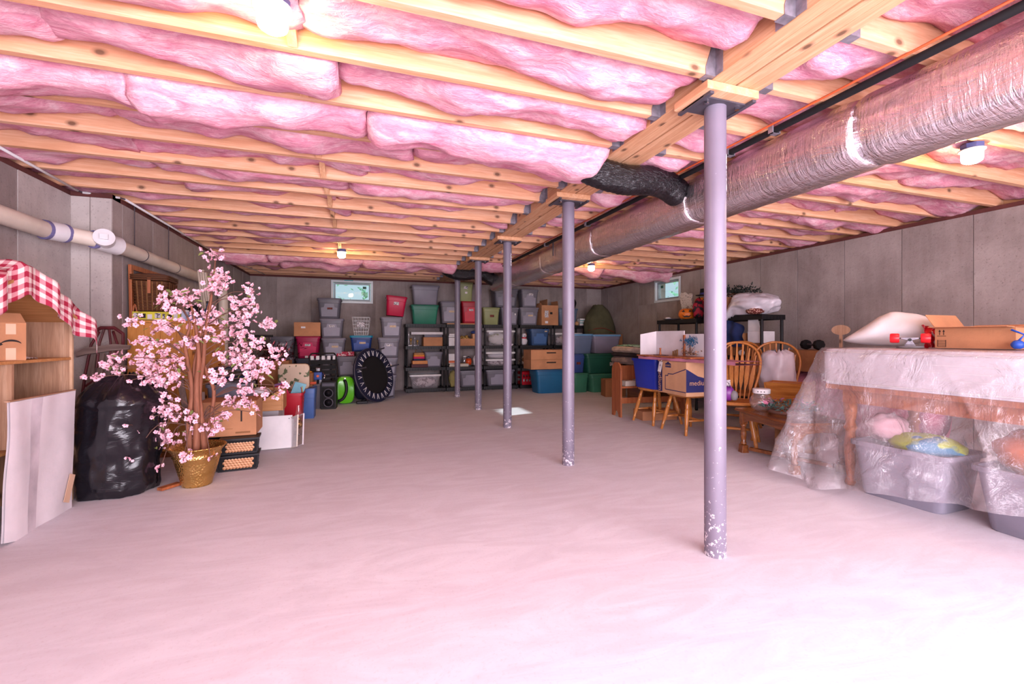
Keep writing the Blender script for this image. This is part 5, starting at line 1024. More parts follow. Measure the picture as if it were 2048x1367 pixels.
for i in range(3): tag(MB().blob((0, 0, 0), (.04, .04, .05), .2, 3, i).build('white_cup', m_paper, None, True, (rcx0+.09+.09*i, 9.25, SB[0]+.065)), ('left', 'middle', 'right')[i]+' white cup inside the red crate', 'cup', 'cups in the red crate')
ST('clear_tote', 'clear tote on the rightmost shelves behind the second post', 2, s5[0]+.04, s5[1]-.06, 0, SB[2]+.28, '#fff', clear_=True, fill=m_clothes)
# ------------------------------------------------------------------ totes standing in front of the right hand shelves
q = (3.261, 4.036, -0.007, 0.477); tote('teal_tote', 'large teal blue tote on the floor left of the second post', q[0]-.02, q[1]-.10, 8.12, 8.60, 0, q[3], '#1f5f86', lid='#1d4d74', panel=False)
tz = q[3]; fb = (3.140, 4.045, 0.495, 0.861)
for i in range(2):
    hh = (fb[3]-tz)/2; t = carton('flat_drawer_box', ('lower', 'upper')[i]+' long flat cardboard box with slot on the teal tote', fb[0], fb[1]-.12, 8.14, 8.56, tz+.001+hh*i, tz+hh*(i+1)-.001, m_card, 0, 0, False, 'long flat cardboard boxes'); MB().box(-.06, .14, -.2115, -.2102, hh*.62, hh*.75).build('slot', m_ink, t)
r1 = (4.033, 4.380, -0.004, 0.397); r2 = (4.336, 5.094, -0.012, 0.382); r3 = (4.022, 4.301, 0.398, 0.778); r4 = (4.236, 5.129, 0.393, 0.786); r5 = (4.044, 4.493, 0.807, 1.179); r6 = (4.381, 5.071, 0.785, 1.169)
tote('green_tote', 'green tote on the floor beside the second post', r1[0], r1[1]-.01, 8.05, 8.45, 0, r1[3], '#3c7c63', panel=False); tote('green_tote', 'wide green tote on the floor behind the small carton', r2[0], r2[1], 7.95, 8.40, 0, r2[3], '#3c7c63', panel=False)
tote('blue_tote', 'blue tote with red label standing on the floor green tote', r3[0]-.06, r3[1]-.01, 8.05, 8.45, r1[3]+.001, r3[3], '#38508c', stick=W3, panel=False); tote('green_tote', 'wide dark green tote with pink sticker in the second layer', r4[0], r4[1], 7.95, 8.42, r2[3]+.001, r4[3], '#1f5a4a', stick=[(.35, .45, .10, .07, m_stick)], panel=False)
tote('blue_lid_tote', 'slate tote with blue lid below the duffel, left one', r5[0]-.04, r5[1]-.02, 8.05, 8.42, max(r3[3], .0)+.001, r5[3], '#5d6b86', lid='#5c87ad', panel=False); tote('blue_lid_tote', 'grey tote with blue lid in front of the duffel', r6[0]+.03, r6[1], 7.97, 8.36, r4[3]+.001, r6[3], '#757083', lid='#5f8cb4', panel=False)
dfx = (4.753, 5.514, 1.177, 1.837)
carton('duffel_carton', 'tall brown carton under the green duffel by the corner', dfx[0]+.05, 5.5, 8.62, 9.3, 0, dfx[2], m_cardd, 0, 0, False)
df = thing('army_duffel', 'bulging olive green army duffel bag in the back right corner', 'bag', ((dfx[0]+dfx[1])/2, 8.95, dfx[2]+.001)); hw = (dfx[1]-dfx[0])/2; hh = dfx[3]-dfx[2]
MB().grid(lambda u, v: (hw*math.cos(2*PI*u)*(1-.72*v**2.6)*(1+.10*noise.noise(Vector((math.cos(2*PI*u)*2, math.sin(2*PI*u)*2, v*4))))-.06*v, .24*math.sin(2*PI*u)*(1-.6*v**2.5)*(1+.10*noise.noise(Vector((math.cos(2*PI*u)*2, math.sin(2*PI*u)*2, v*4+7)))), hh*v+.02*noise.noise(Vector((u*9, v*6, 2)))), 40, 24).build('sack', plain('olive_canvas', '#4b4a34', .9, 0, .2, 4, .3, 14), df, True)
MB().tube(smooth_pts([(-hw*.95, -.10, hh*.12), (-.1, -.26, hh*.20), (hw*.6, -.22, hh*.06)]), .012, 6).build('strap', plain('rust_webbing', '#6b3424', .8), df, True)
q = (4.325, 4.678, 0.007, 0.324); carton('small_carton', 'small brown carton on the floor beside the wooden bench end', q[0], q[1]+.03, 7.25, 7.55, 0, q[3], m_cardd, R(-14), 0, True, extra=[((-.04, .0, -.1515, -.1502, .12, .16), 'label', m_paper)])
# ------------------------------------------------------------------ right side: bench, chairs and their loads
bn = thing('wooden_bench', 'reddish wooden bench with shaped end board behind the oak chairs', 'bench', (3.86, 5.46, 0), R(-4))
for x in (-.45, .55): MB().prism([(-.13, 0), (-.07, 0), (-.045, .06), (0, .09), (.045, .06), (.07, 0), (.13, 0), (.13, .66), (.10, .72), (.05, .755), (-.05, .755), (-.10, .72), (-.13, .66)], x-.012, x+.012, 'x').build('end_board', m_cherry, bn, bev=.003)
MB().box(-.436, .536, -.12, .13, .40, .425).build('seat_board', m_cherry, bn); MB().box(-.436, .536, .105, .12, .43, .70).build('back_board', m_cherry, bn); MB().box(-.436, .536, -.06, -.04, .18, .26).build('stretcher', m_cherry, bn)
for i, (x, w_, c) in enumerate(((-.30, .16, '#c9bcae'), (-.10, .12, '#a9a0a2'), (.06, .14, '#d2cacb'), (.25, .18, '#8f7a66'))): tag(MB().box(-w_/2, w_/2, -.08, .08, 0, .07+.01*i).build('magazine_stack', plain('magazine_%d' % i, c, .6), None, loc=(3.86+x, 5.46, .427)), ('tan', 'grey', 'white', 'brown')[i]+' magazine stack on the wooden bench behind the chairs', 'magazines', 'magazines on the bench')
carton('flat_carton', 'flat brown carton on the floor under the oak chairs', 3.55, 4.05, 5.02, 5.30, 0, .12, m_card, R(-8), 0, False)
LEG = [(.012, 0), (.017, .005), (.016, .05), (.019, .06), (.019, .068), (.015, .075), (.022, .14), (.026, .22), (.022, .27), (.024, .275), (.024, .285), (.018, .295), (.024, .305), (.018, .32), (.024, .33), (.020, .35), (.017, .42)]
leg_me = MB().lathe(LEG, 12).mesh('leg'); leg_me.materials.append(m_oak); [setattr(p, 'use_smooth', True) for p in leg_me.polygons]
def oriented(me, name, parent, p0, p1, L):
    d = Vector(p1)-Vector(p0); q_ = Vector((0, 0, 1)).rotation_difference(d.normalized()); o = inst(me, name, parent, p0); o.rotation_mode = 'QUATERNION'; o.rotation_quaternion = q_; o.scale = (1, 1, d.length/L); return o
sp_pts = [(.006, 0), (.0065, .10), (.018, .16), (.021, .24), (.016, .36), (.007, .42), (.006, .52)]
def chair(label, loc, rz, back=True):
    t = thing('windsor_chair', label, 'chair', loc, rz, 'golden oak bow back chairs')
    def sr(k, z): return [(k*.225*math.copysign(abs(math.cos(a))**.7, math.cos(a))*(1-.10*max(0, math.sin(a))), k*.215*math.copysign(abs(math.sin(a))**.75, math.sin(a)), z) for a in [2*PI*j/32 for j in range(32)]]
    MB().loft([sr(.88, .415), sr(.99, .43), sr(1.0, .445), sr(.97, .455), sr(.7, .447), sr(.3, .443)]).build('seat', m_oakx, t, 'auto')
    feet = []
    for sx in (-1, 1):
        for sy in (-1, 1): a = (sx*.215, sy*.215, .0); b_ = (sx*.14, sy*.13, .418); oriented(leg_me, 'leg', t, a, b_, .42); feet.append((Vector(a), Vector(b_)))
    for i, j in ((0, 1), (2, 3)): MB().tube([feet[i][0].lerp(feet[i][1], .38), (feet[i][0].lerp(feet[i][1], .38)+feet[j][0].lerp(feet[j][1], .38))/2, feet[j][0].lerp(feet[j][1], .38)], [.009, .015, .009], 8).build('stretcher', m_oakx, t, True)
    MB().tube([(-.185, 0, .16), (0, 0, .16), (.185, 0, .16)], [.010, .015, .010], 8).build('stretcher', m_oakx, t, True)
    if back:
        rec = lambda z: .155+(z-.45)*.26
        W = lambda s_: .155+.075*math.sin(PI*min(1, s_*1.05)*.62)
        pts = []
        for i in range(33):
            s_ = i/32; a = PI*s_; x = -.225*math.cos(a)*(1 if .2 < s_ < .8 else 1); zz_ = .45
            pts.append(None)
        P = [(-.150, .45), (-.175, .56), (-.205, .68), (-.225, .79), (-.222, .88), (-.19, .96), (-.13, 1.015), (-.06, 1.042), (0, 1.048), (.06, 1.042), (.13, 1.015), (.19, .96), (.222, .88), (.225, .79), (.205, .68), (.175, .56), (.150, .45)]
        MB().tube(smooth_pts([(x, rec(z), z) for x, z in P], 4), .0135, 8).build('bow', m_oak, t, True)
        for k in range(7):
            a = (k-3)/3; xb, xt = a*.118, a*.185; zt = 1.045-.13*abs(a)**2.2; rings = []
            for r_, h_ in sp_pts:
                s_ = h_/.52; x = xb+(xt-xb)*s_; z = .452+(zt-.457)*s_; y = rec(z)+.012*math.sin(PI*s_)
                rings.append([(x-r_, y-.0055, z), (x+r_, y-.0055, z), (x+r_, y+.0055, z), (x-r_, y+.0055, z)])
            MB().loft(rings).build('arrow_spindle', m_oak, t)
    return t
chair('golden oak chair under the royal blue tote', (3.655, 4.92, 0), R(-90))
chair('golden oak chair under the navy printed moving carton', (3.655, 4.33, 0), R(-90))
chair('golden oak bow back chair behind the nearest post beside the coffee table', (3.67, 3.66, 0), R(-50))
chair('golden oak bow back chair holding the white plastic bag', (4.26, 3.68, 0), R(-50))
chair('golden oak bow back chair half hidden between two others', (4.32, 4.25, 0), R(-55))
tote('royal_blue_tote', 'royal blue tote without lid on the leftmost oak chair', 3.40, 3.765, 4.62, 5.14, .457, .83, '#1f33a8', rz=0, open_=True, panel=False)
lw = carton('moving_carton', 'moving carton with navy house print on the oak chair', 3.36, 3.755, 3.98, 4.52, .457, .832, m_cardp, R(-4), 0, True)
hx, hy, H = .1975, .27, .375
X0 = -hx-.0008
def lpoly(pts, nm, mt): MB().prism(pts, X0-.0008, X0, 'x').build(nm, mt, lw)
lpoly([(hy*.985-.09, .012), (hy*.985, .012), (hy*.985, H-.01), (hy*.985-.09, H-.01)], 'navy_stripe', m_navy)
text('medium', 'stripe_lettering', m_cardp, .095, (X0-.0016, hy*.985-.045, H*.46), (R(90), R(90), R(-90)), lw, .0004)
out_ = [(.115, .045), (.115, .205), (.062, .205), (.062, .228), (-.03, .228), (-.267, .30)]
for i in range(len(out_)-1):
    a, b_ = out_[i], out_[i+1]; MB().bar((X0-.0004, a[0], a[1]), (X0-.0004, b_[0], b_[1]), .0008, .009, (0, b_[1]-a[1], -(b_[0]-a[0]))).build('house_outline', m_navy, lw)
MB().bar((X0-.0004, .115, .045), (X0-.0004, -.267, .045), .0008, .009, (0, 0, 1)).build('house_outline', m_navy, lw)
MB().prism([(-hx, .045), (hx*.75, .045), (hx*.75, .17), (-hx*.25, .22), (-hx, .302)], -hy-.0016, -hy-.0008, 'y').build('navy_gable', m_navy, lw)
text('medium', 'gable_lettering', m_cardp, .075, (-.035, -hy-.0026, .145), (R(90), 0, 0), lw, .0004)
lpoly([(.055+.06, .30), (.055-.05, .30), (.055-.05, .345), (.055-.02, .353), (.055+.005, .368), (.055+.03, .353), (.055+.06, .345)], 'badge_print', m_navy)
text("LOWE'S", 'badge_lettering', m_cardp, .028, (X0-.0016, .06, .322), (R(90), 0, R(-90)), lw, .0004)
# pink foam board and the white board diorama on it
tag(MB().grid(lambda u, v: (-.16+.36*v+.012*math.sin(u*19), -.80+1.56*u, .034+.006*noise.noise(Vector((u*8, v*4, 0)))), 30, 6).grid(lambda u, v: (-.16+.36*v+.012*math.sin(u*19)+.004, -.80+1.56*u, .002+.0*u), 30, 6, True).grid(lambda u, v: (-.16+.012*math.sin(u*19)+.004*(1-v), -.80+1.56*u, .002+.032*v+.004*math.sin(u*40)*v), 30, 2, True).build('pink_foam_board', plain('pink_foam', '#b9778d', .6, 0, .1, 8, .3, 20), None, True, (3.50, 4.12, .834)), 'long pink foam sheet lying across the tote and the moving carton', 'foam')
di = thing('diorama', 'school diorama of white boards with a blue tree on the pink foam', 'model', (3.42, 4.40, .872))
MB().box(-.10, .22, -.50, .48, 0, .016).build('base_board', m_cherry, di, bev=.002)
MB().box(.19, .20, -.05, .48, .016, .31).build('back_board', m_wboard, di); MB().prism([(-.05, .016), (.188, .016), (.188, .31), (-.05, .27)], .47, .48, 'y').build('side_board', m_wboard, di)
MB().box(.19, .20, -.50, -.065, .016, .27).build('back_board', m_wboard, di); MB().box(.17, .19, -.075, -.055, .016, .26).build('brown_strip', m_cherry, di)
tw = MB().lathe([(.022, 0), (.012, .02), (.008, .075), (.013, .08), (.013, .088)], 10).build('tower', m_cherry, di, True, (.0, .14, .016)); MB().box(-.02, .02, -.14, .10, .0, .006).build('track', plain('dark_rail', '#4a3f44', .6), di, loc=(0, .15, .016))
for k in range(3): MB().lathe([(.012, 0), (.009, .05), (.012, .055+.01*k)], 8).build('pillar', m_wick2, di, False, (.06, -.02-.035*k, .016))
m = MB(); g = random.Random(9)
for i in range(150):
    c = Vector((.09+g.gauss(0, .03), -.27+g.gauss(0, .05), .175+g.gauss(0, .025))); a = Vector((g.gauss(0, .5), g.gauss(0, .5), 1)).normalized(); e = Vector((0, 1, 0)); m.add([c-e*.007, c+e*.007, c+a*.035], [(0, 1, 2)])
bt_ = m.build('blue_foliage', plain('blue_spikes', '#2f6f98', .6, 0, .4, 25), di); MB().tube([(.09, -.27, .05), (.09, -.27, .17)], .010, 6).build('trunk', m_twig, di)
m = MB()
for i in range(120):
    c = Vector((.08+g.gauss(0, .035), -.27+g.gauss(0, .06), .035+abs(g.gauss(0, .028)))); a = Vector((g.gauss(0, 1), g.gauss(0, 1), g.gauss(0, .6))).normalized(); e = a.cross(Vector((0, .3, 1))).normalized(); m.add([c-a*.016, c+e*.010, c+a*.016, c-e*.010], [(0, 1, 2, 3)])
dl = m.build('dry_leaves', plain('dry_leaves', '#8f6d5a', .8, 0, .4, 30), di); dl['kind'] = 'stuff'; bt_['kind'] = 'stuff'
tgx = thing('paper_tag', 'white paper tag hanging from the diorama over the carton', 'tag', (3.335, 4.43, .76), rot=(R(6), R(8), 0)); MB().box(-.002, .0, -.03, .03, -.06, .06).build('card', m_paper, tgx); MB().box(-.003, -.0021, -.018, .018, -.03, .03).build('print_block', m_stick, tgx); MB().tube([(0, 0, .06), (.02, 0, .12)], .0015, 4).build('string', m_white, tgx)
# folded pads and quilt behind the bench
pdz = .62
tag(MB().box(-.35, .35, -.24, .24, 0, pdz).build('wooden_chest', m_walnut, None, loc=(4.90, 6.74, 0), bev=.006), 'dark wooden chest under the folded pads', 'chest')
for i, (c, h_, lb) in enumerate((('#8f7f7c', .12, 'grey folded pad at the bottom of the bedding pile'), ('#33292d', .07, 'dark striped pad in the middle of the bedding pile'), ('#b7a59a', .10, 'beige folded pad high in the bedding pile'))):
    hh = h_; tag(MB().loft([rrect(-.42*k, .40*k, -.26*k, .26*k, z, .08) for k, z in ((.92, 0), (1, hh*.3), (1, hh*.7), (.92, hh))]).build('folded_pad', plain('pad_%d' % i, c, .9, 0, .15, 10, .3, 30), None, 'auto', (4.60, 6.72, pdz+.002+(0, .122, .194)[i]), (0, R(5), R(4*i))), lb, 'bedding', 'folded bedding pile')
tag(MB().grid(lambda u, v: (-.34+.66*u, -.24+.48*v, .05*math.sin(PI*u)**.4*math.sin(PI*v)**.4+.012*noise.noise(Vector((u*9, v*7, 3)))), 22, 16).build('green_quilt', m_quilt, None, True, (4.62, 6.72, pdz+.305), (0, R(5), 0)), 'green patterned quilt folded on top of the bedding pile', 'quilt')
# ------------------------------------------------------------------ shelves on the right wall
RS = [.35, .86, 1.39]
shelving('black shelving unit with pumpkins by the right wall window', 4.78, 5.24, 5.50, 6.44, RS); shelving('black shelving unit by the right wall under the plastic bag', 4.72, 5.12, 4.28, 5.28, RS)
def pumpkin(label, loc, s, rz):
    t = thing('pumpkin', label, 'decoration', loc, rz, 'pumpkin decorations'); n = 40
    MB().loft([[(s*r*(1+.06*abs(math.sin(4*2*PI*j/n)))*math.cos(2*PI*j/n), s*r*(1+.06*abs(math.sin(4*2*PI*j/n)))*math.sin(2*PI*j/n), s*z) for j in range(n)] for r, z in ((.35, 0), (.75, .10), (.98, .42), (1.0, .75), (.85, 1.15), (.5, 1.36), (.15, 1.32))]).build('shell', plain('pumpkin_orange', '#cf6a1c', .4), t, True)
    MB().tube([(0, 0, s*1.30), (s*.05, 0, s*1.5), (s*.18, 0, s*1.62)], s*.10, 8).build('stalk', m_oldwood, t, True)
    for a, b_ in ((-.38, .9), (.38, .9)): MB().prism([(s*(a-.18), s*b_), (s*(a+.18), s*b_), (s*a, s*(b_+.28))], -s*.99, -s*.80, 'y').build('eye', m_ink, t)
    MB().prism([(-s*.55, s*.55), (-s*.25, s*.38), (0, s*.45), (s*.25, s*.38), (s*.55, s*.55), (s*.3, s*.22), (-s*.3, s*.22)], -s*1.05, -s*.85, 'y').build('mouth', m_ink, t)
zt = RS[2]+.001
pumpkin('carved orange pumpkin lower on the window shelves', (4.92, 5.86, zt), .125, R(-42)); carton('prop_box', 'dark box behind the pumpkins on the window shelves', 4.96, 5.20, 5.53, 5.74, zt, zt+.20, m_blackm, 0, 0, False)
pumpkin('smaller orange pumpkin perched on the dark box', (5.02, 5.66, zt+.202), .095, R(-42))
tag(MB().grid(lambda u, v: (5.10-.10*u+.02*math.sin(v*6), 6.22-.40*u, zt+.01+.46*v*(1-.15*u)+.02*noise.noise(Vector((u*4, v*4, 1)))), 14, 14).grid(lambda u, v: (5.12-.10*u+.02*math.sin(v*6), 6.23-.40*u, zt+.01+.46*v*(1-.15*u)+.02*noise.noise(Vector((u*4, v*4, 1)))), 14, 14, True).build('printed_bag', m_newsp, None, True), 'white printed bag standing behind the pumpkins', 'bag')
rdc = thing('vampire_decoration', 'red and black costume decoration right of the pumpkins', 'decoration', (4.93, 5.36, .0)); rdc.location = (4.95, 5.44, zt)
tag(MB().blob((0, 0, 0), (.11, .07, .16), .25, 3, 3).build('red_costume', printed('red_costume', '#8c1428', '#1d1218', 16, .52), None, True, (4.93, 5.60, zt+.15)), 'red and black costume beside the lower pumpkin', 'costume'); bpy.data.objects.remove(rdc, do_unlink=True)
hat = thing('black_witch_hat', 'black hat with gold buckle above the pumpkins', 'hat', (5.03, 5.60, zt+.36)); MB().lathe([(.13, 0), (.13, .008), (.07, .012), (.062, .10), (.05, .105)], 20).build('felt', m_blackm, hat, True); MB().lathe([(.071, .0125), (.069, .04)], 20, cap0=False, cap1=False).build('band', m_navy, hat); MB().box(-.02, .02, -.076, -.070, .012, .042).build('buckle', m_brass, hat)
pt = thing('serving_tray', 'dark oval tray on the left end of the window shelves', 'tray', (4.90, 6.20, zt)); MB().lathe([(.10, 0), (.14, .012), (.145, .02), (.135, .018), (.09, .008)], 24).build('dish', m_steel, pt, True); MB().blob((-.03, .06, .03), (.05, .04, .02), .2, 3, 2).build('cotton_web', m_sheet, pt, True)
# things in the lower rows
tag(MB().blob((0, 0, 0), (.15, .16, .14), .2, 2, 5).build('red_bag', plain('red_fabric', '#b01d25', .7), None, True, (5.0, 5.72, RS[1]+.13)), 'red fabric bag on the middle window shelf', 'bag')
gt = thing('guitar', 'brown acoustic guitar lying on the middle window shelf', 'guitar', (5.0, 6.03, RS[1]+.032), rot=(0, 0, 0)); MB().loft([[(x*k, y*k, z) for x, y in [(.10*math.cos(a)*(1+.25*math.cos(2*a)), .14*math.sin(a)) for a in [2*PI*j/28 for j in range(28)]]] for k, z in ((1, -.03), (1, .03))]).build('body', m_walnut, gt); MB().box(-.02, .02, .14, .40, .0, .03).build('neck', m_blackm, gt)
def crate_box(name, lb, x0, x1, y0, y1, z0, z1, mt, rz=0): return carton(name, lb, x0, x1, y0, y1, z0, z1, mt, rz, 0, True)
crate_box('cardboard_box', 'cardboard box on the shelves beneath the greenery', 4.76, 5.10, 4.90, 5.25, zt, zt+.27, m_card)
gr = thing('evergreen_garland', 'dark evergreen garland heaped on the high cardboard box', 'garland', (4.94, 5.04, zt+.272)); m = MB(); g = random.Random(12)
for i in range(420):
    u_ = g.random(); c = Vector((g.gauss(0, .08), .10-.62*u_*.9+g.gauss(0, .03), .07*(1-u_*.8)+g.gauss(0, .035)+.035)); c.z = max(.006, c.z)
    a = Vector((g.gauss(0, 1), g.gauss(0, 1), g.gauss(0, 1))).normalized(); e = a.cross(Vector((.4, .5, .7))).normalized(); p_ = c+a*.045; p_.z = max(.004, p_.z); m.add([c, c+a*.02+e*.010, p_, c+a*.02-e*.010], [(0, 1, 2, 3)])
o = m.build('needles', plain('dark_evergreen', '#1f2622', .7, 0, .4, 25), gr); o['kind'] = 'stuff'; MB().tube([(0, .14, .02), (0, -.1, .05), (.01, -.40, .02)], .008, 6).build('wire_stem', m_twig, gr)
def pbag():
    def fn(u, v):
        th = 2*PI*u; ph = PI*(v-.5); d = Vector((math.cos(ph)*math.cos(th), math.cos(ph)*math.sin(th), math.sin(ph)))
        k = 1+.18*noise.noise(d*1.8+Vector((4, 2, 1)))+.07*noise.noise(d*5)+.03*noise.noise(d*11); z = d.z*k*.16+.02*d.y
        y = d.y*k*.42; x = d.x*k*.21
        if y > .12 and x < .05: z -= .26*min(1, (y-.12)/.24)*min(1, max(0, .10-x)/.16)
        if x > -.12: z = max(z, -.135)
        return (x, y, z)
    return MB().grid(fn, 56, 36)
pb = tag(pbag().build('plastic_bag', plain('white_film', '#c9c3cc', .3, 0, .08, 5, .5, 12, .5), None, True, (4.845, 4.58, zt+.142)), 'white plastic bag draped over the edge of the right wall shelves', 'bag')
tag(MB().blob((0, 0, 0), (.10, .12, .05), .2, 3, 5).build('red_berries', printed('berry_mix', '#5a2320', '#c99c8c', 50, .55), None, True, (4.75, 4.40, zt+.05)), 'dried red berries showing under the plastic bag', 'berries')
tag(MB().grid(lambda u, v: (4.69+.02*math.sin(v*9)-.012*math.sin(u*12), 4.90-.34*u, .98+.36*v*(1-.25*u*u)), 16, 12).grid(lambda u, v: (4.716+.02*math.sin(v*9)-.012*math.sin(u*12), 4.90-.34*u, .98+.36*v*(1-.25*u*u)), 16, 12, True).build('blue_jacket', plain('blue_fabric_dark', '#1c2c5c', .8), None, True), 'dark blue jacket hanging at the shelves behind the post', 'jacket')
zm = RS[1]+.001
crate_box('brown_carton', 'brown carton on the middle right wall shelf', 4.76, 5.08, 4.62, 4.92, zm, zm+.30, m_cardd); crate_box('flat_brown_carton', 'flat brown carton at the shelf end under the white carton', 4.785, 5.055, 4.345, 4.60, zm, zm+.17, m_cardd); crate_box('white_carton', 'white printed carton at the end of the middle shelf', 4.79, 5.02, 4.35, 4.56, zm+.172, zm+.32, m_paper, R(4)); crate_box('white_carton', 'white carton behind the post on the middle shelf', 4.74, 5.06, 4.96, 5.22, zm, zm+.13, m_paper)
tag(MB().prism([(0, 0), (.20, 0), (.20, .18), (.06, .18)], -.006, 0, 'x').build('paper_sheet', m_paper, None, loc=(4.80, 4.355, zm+.322)), 'white sheet of paper standing on the white carton', 'paper')
cn_ = thing('spray_can', 'white and red spray can on the middle shelf behind the chair', 'can', (4.745, 4.93, zm)); MB().lathe([(.028, 0), (.028, .19), (.02, .205)], 16).build('can', m_paper, cn_, 'auto'); MB().lathe([(.0285, .03), (.0285, .10)], 16, cap0=False, cap1=False).build('red_band', m_redp, cn_); MB().lathe([(.018, .2055), (.018, .24)], 12).build('cap', m_redp, cn_)
cl_ = thing('alarm_clock', 'small round white clock at the front of the brown carton', 'clock', (4.735, 4.60, zm+.172+.001), R(-45)); cl_.location = (4.742, 4.61, zm+.001); MB().lathe([(.035, 0), (.038, .01), (.035, .02)], 18).build('case', m_white, cl_, True, (0, 0, .04), (R(90), 0, 0)); MB().box(-.002, .002, -.024, -.022, .04, .065).build('hand', m_ink, cl_)
# exercise weights and carton near the wall
dbx = thing('dumbbell', 'black dumbbell lying on the long carton by the right wall', 'dumbbell', (5.15, 3.95, .955), R(70)); MB().tube([(-.12, 0, .06), (.12, 0, .06)], .015, 10).build('bar', m_steel, dbx)
for s in (-1, 1): MB().lathe([(.05, -.035), (.06, -.025), (.06, .025), (.05, .035)], 8).build('weight', m_blackm, dbx, False, (s*.12, 0, .06), (0, R(90), 0))
carton('long_carton', 'long brown carton by the right wall behind the wrapped table', 4.95, 5.45, 2.75, 4.15, .70, .953, m_cardd, 0, 0, False)
ir = thing('insulation_roll', 'rolled pink insulation under the long brown carton', 'insulation', (5.20, 3.45, 0)); MB().grid(lambda u, v: (.24*math.cos(2*PI*u)*(1+.06*noise.noise(Vector((u*8, v*6, 0)))), -.70+1.4*v, .35+.345*math.sin(2*PI*u)*(1+.05*min(0, noise.noise(Vector((u*8, v*6, 4)))))), 32, 24).build('roll', m_insd, ir, True); MB().lathe([(.24, 0), (.02, .002)], 24).build('roll_end', m_insd, ir, True, (0, -.70, .35), (R(90), 0, 0))
# bag on chair, cradle, coffee table, jar and wreath
def wbag(loc, r, h, lb):
    def fn(u, v):
        th = 2*PI*u; d = Vector((math.cos(th), math.sin(th), 0)); k = (1+.12*noise.noise(d*2+Vector((0, 0, v*3)))+.03*noise.noise(d*8+Vector((0, 0, v*9))))*(.92+.16*math.sin(PI*min(1, v*1.1)))*(1 if v < .93 else 1-.5*(v-.93)/.07)
        return (r[0]*k*d.x, r[1]*k*d.y, h*v*(1+.10*noise.noise(d*3)*v))
    return tag(MB().grid(fn, 48, 26).build('white_bag', plain('white_bag_film', '#d3cdd8', .35, 0, .06, 4, .5, 10, .5), None, True, loc), lb, 'bag')
wbag((4.30, 3.70, .458), (.15, .17), .50, 'full white plastic bag standing on the oak chair seat')
cr = thing('wooden_cradle', 'oak slatted trough cradle in front of the white bag', 'cradle', (4.06, 3.35, .46), R(-62))
MB().prism([(-.06, 0), (.06, 0), (.13, .19), (-.13, .19)], -.20, -.185, 'x').build('end_board', m_oak, cr); MB().prism([(-.06, 0), (.06, 0), (.13, .19), (.09, .215), (0, .20), (-.09, .215), (-.13, .19)], .185, .20, 'x').build('end_board', m_oak, cr)
for s in (-1, 1): MB().bar((-.22, s*.062, .005), (-.22, s*.062, .005), .01, .01) if False else None
for s in (-1, 1):
    m = MB().add([(-.184, s*.06, .012), (.184, s*.06, .012), (.184, s*.132, .195), (-.184, s*.132, .195), (-.184, s*.048, .012), (.184, s*.048, .012), (.184, s*.120, .195), (-.184, s*.120, .195)], [(0, 1, 2, 3), (7, 6, 5, 4), (0, 4, 5, 1), (2, 6, 7, 3), (1, 5, 6, 2), (0, 3, 7, 4)]); m.build('side_board', m_oakx, cr)
MB().box(-.184, .184, -.058, .058, 0, .010).build('bottom_board', m_oakx, cr)
carton('cradle_stand', 'low brown box under the oak cradle', 3.92, 4.26, 3.16, 3.42, 0, .458, m_cardd, R(-62), 0, False)
ct = thing('coffee_table', 'polished brown coffee table with turned legs and shaped apron', 'table', (3.60, 2.98, 0), R(-14))
TL, TWd = .42, .27
def ctp(k, z, g=0): return rrect(-TWd*k-g, TWd*k+g, -TL*k-g, TL*k+g, z, .04)
MB().loft([ctp(.97, .395), ctp(1, .40), ctp(1, .412), ctp(.985, .42)]).build('top', m_walnut, ct, 'auto')
ap = [(-.36, .395), (-.36, .29), (-.33, .275), (-.29, .30), (-.24, .325), (0, .335), (.24, .325), (.29, .30), (.33, .275), (.36, .29), (.36, .395)]
for s in (-1, 1): MB().prism(ap, s*.215-.009, s*.215+.009, 'x').build('apron', m_walnut, ct)
ap2 = [(a*.52, b_) for a, b_ in ap]
for s in (-1, 1): MB().prism(ap2, s*.365-.009, s*.365+.009, 'y').build('apron', m_walnut, ct)
for sx in (-1, 1):
    for sy in (-1, 1):
        l_ = MB().lathe([(.022, .075), (.028, .085), (.028, .095), (.020, .105), (.025, .14), (.027, .19), (.020, .245), (.028, .255), (.028, .265), (.024, .275)], 14, (sx*.205, sy*.345, 0)).build('leg', m_walnut, ct, True)
        MB().prism([(sx*.205-.036, 0), (sx*.205+.036, 0), (sx*.205+.030, .03), (sx*.205+.028, .075), (sx*.205-.028, .075), (sx*.205-.030, .03)], sy*.345-.034, sy*.345+.034, 'y').build('foot_block', m_walnut, l_, bev=.004)
        MB().box(sx*.205-.026, sx*.205+.026, sy*.345-.026, sy*.345+.026, .275, .394).build('leg_block', m_walnut, l_)
for s in (-1, 1): MB().bar((-.17, -s*.30, .045), (.17, s*.30, .045+.002*s), .04, .028).build('stretcher', m_walnut, ct)
jr2 = thing('fish_bowl_jar', 'round clear glass jar with white lid on the coffee table', 'jar', (3.55, 3.22, .421)); MB().lathe([(.05, 0), (.085, .02), (.105, .07), (.098, .115), (.07, .15), (.066, .16), (.062, .15), (.092, .11), (.098, .07), (.08, .024), (.045, .006)], 28).build('bowl', m_glass, jr2, True); MB().lathe([(.073, .161), (.075, .165), (.075, .20), (.07, .204)], 28).build('lid', m_white, jr2, 'auto')
for i in range(3): MB().lathe([(.005, 0), (.005, .002)], 8).build('lid_hole', m_ink, jr2, False, (-.075*math.cos(R(20+20*i)), -.075*math.sin(R(20+20*i)), .18), (R(90), 0, R(-70+20*i)))
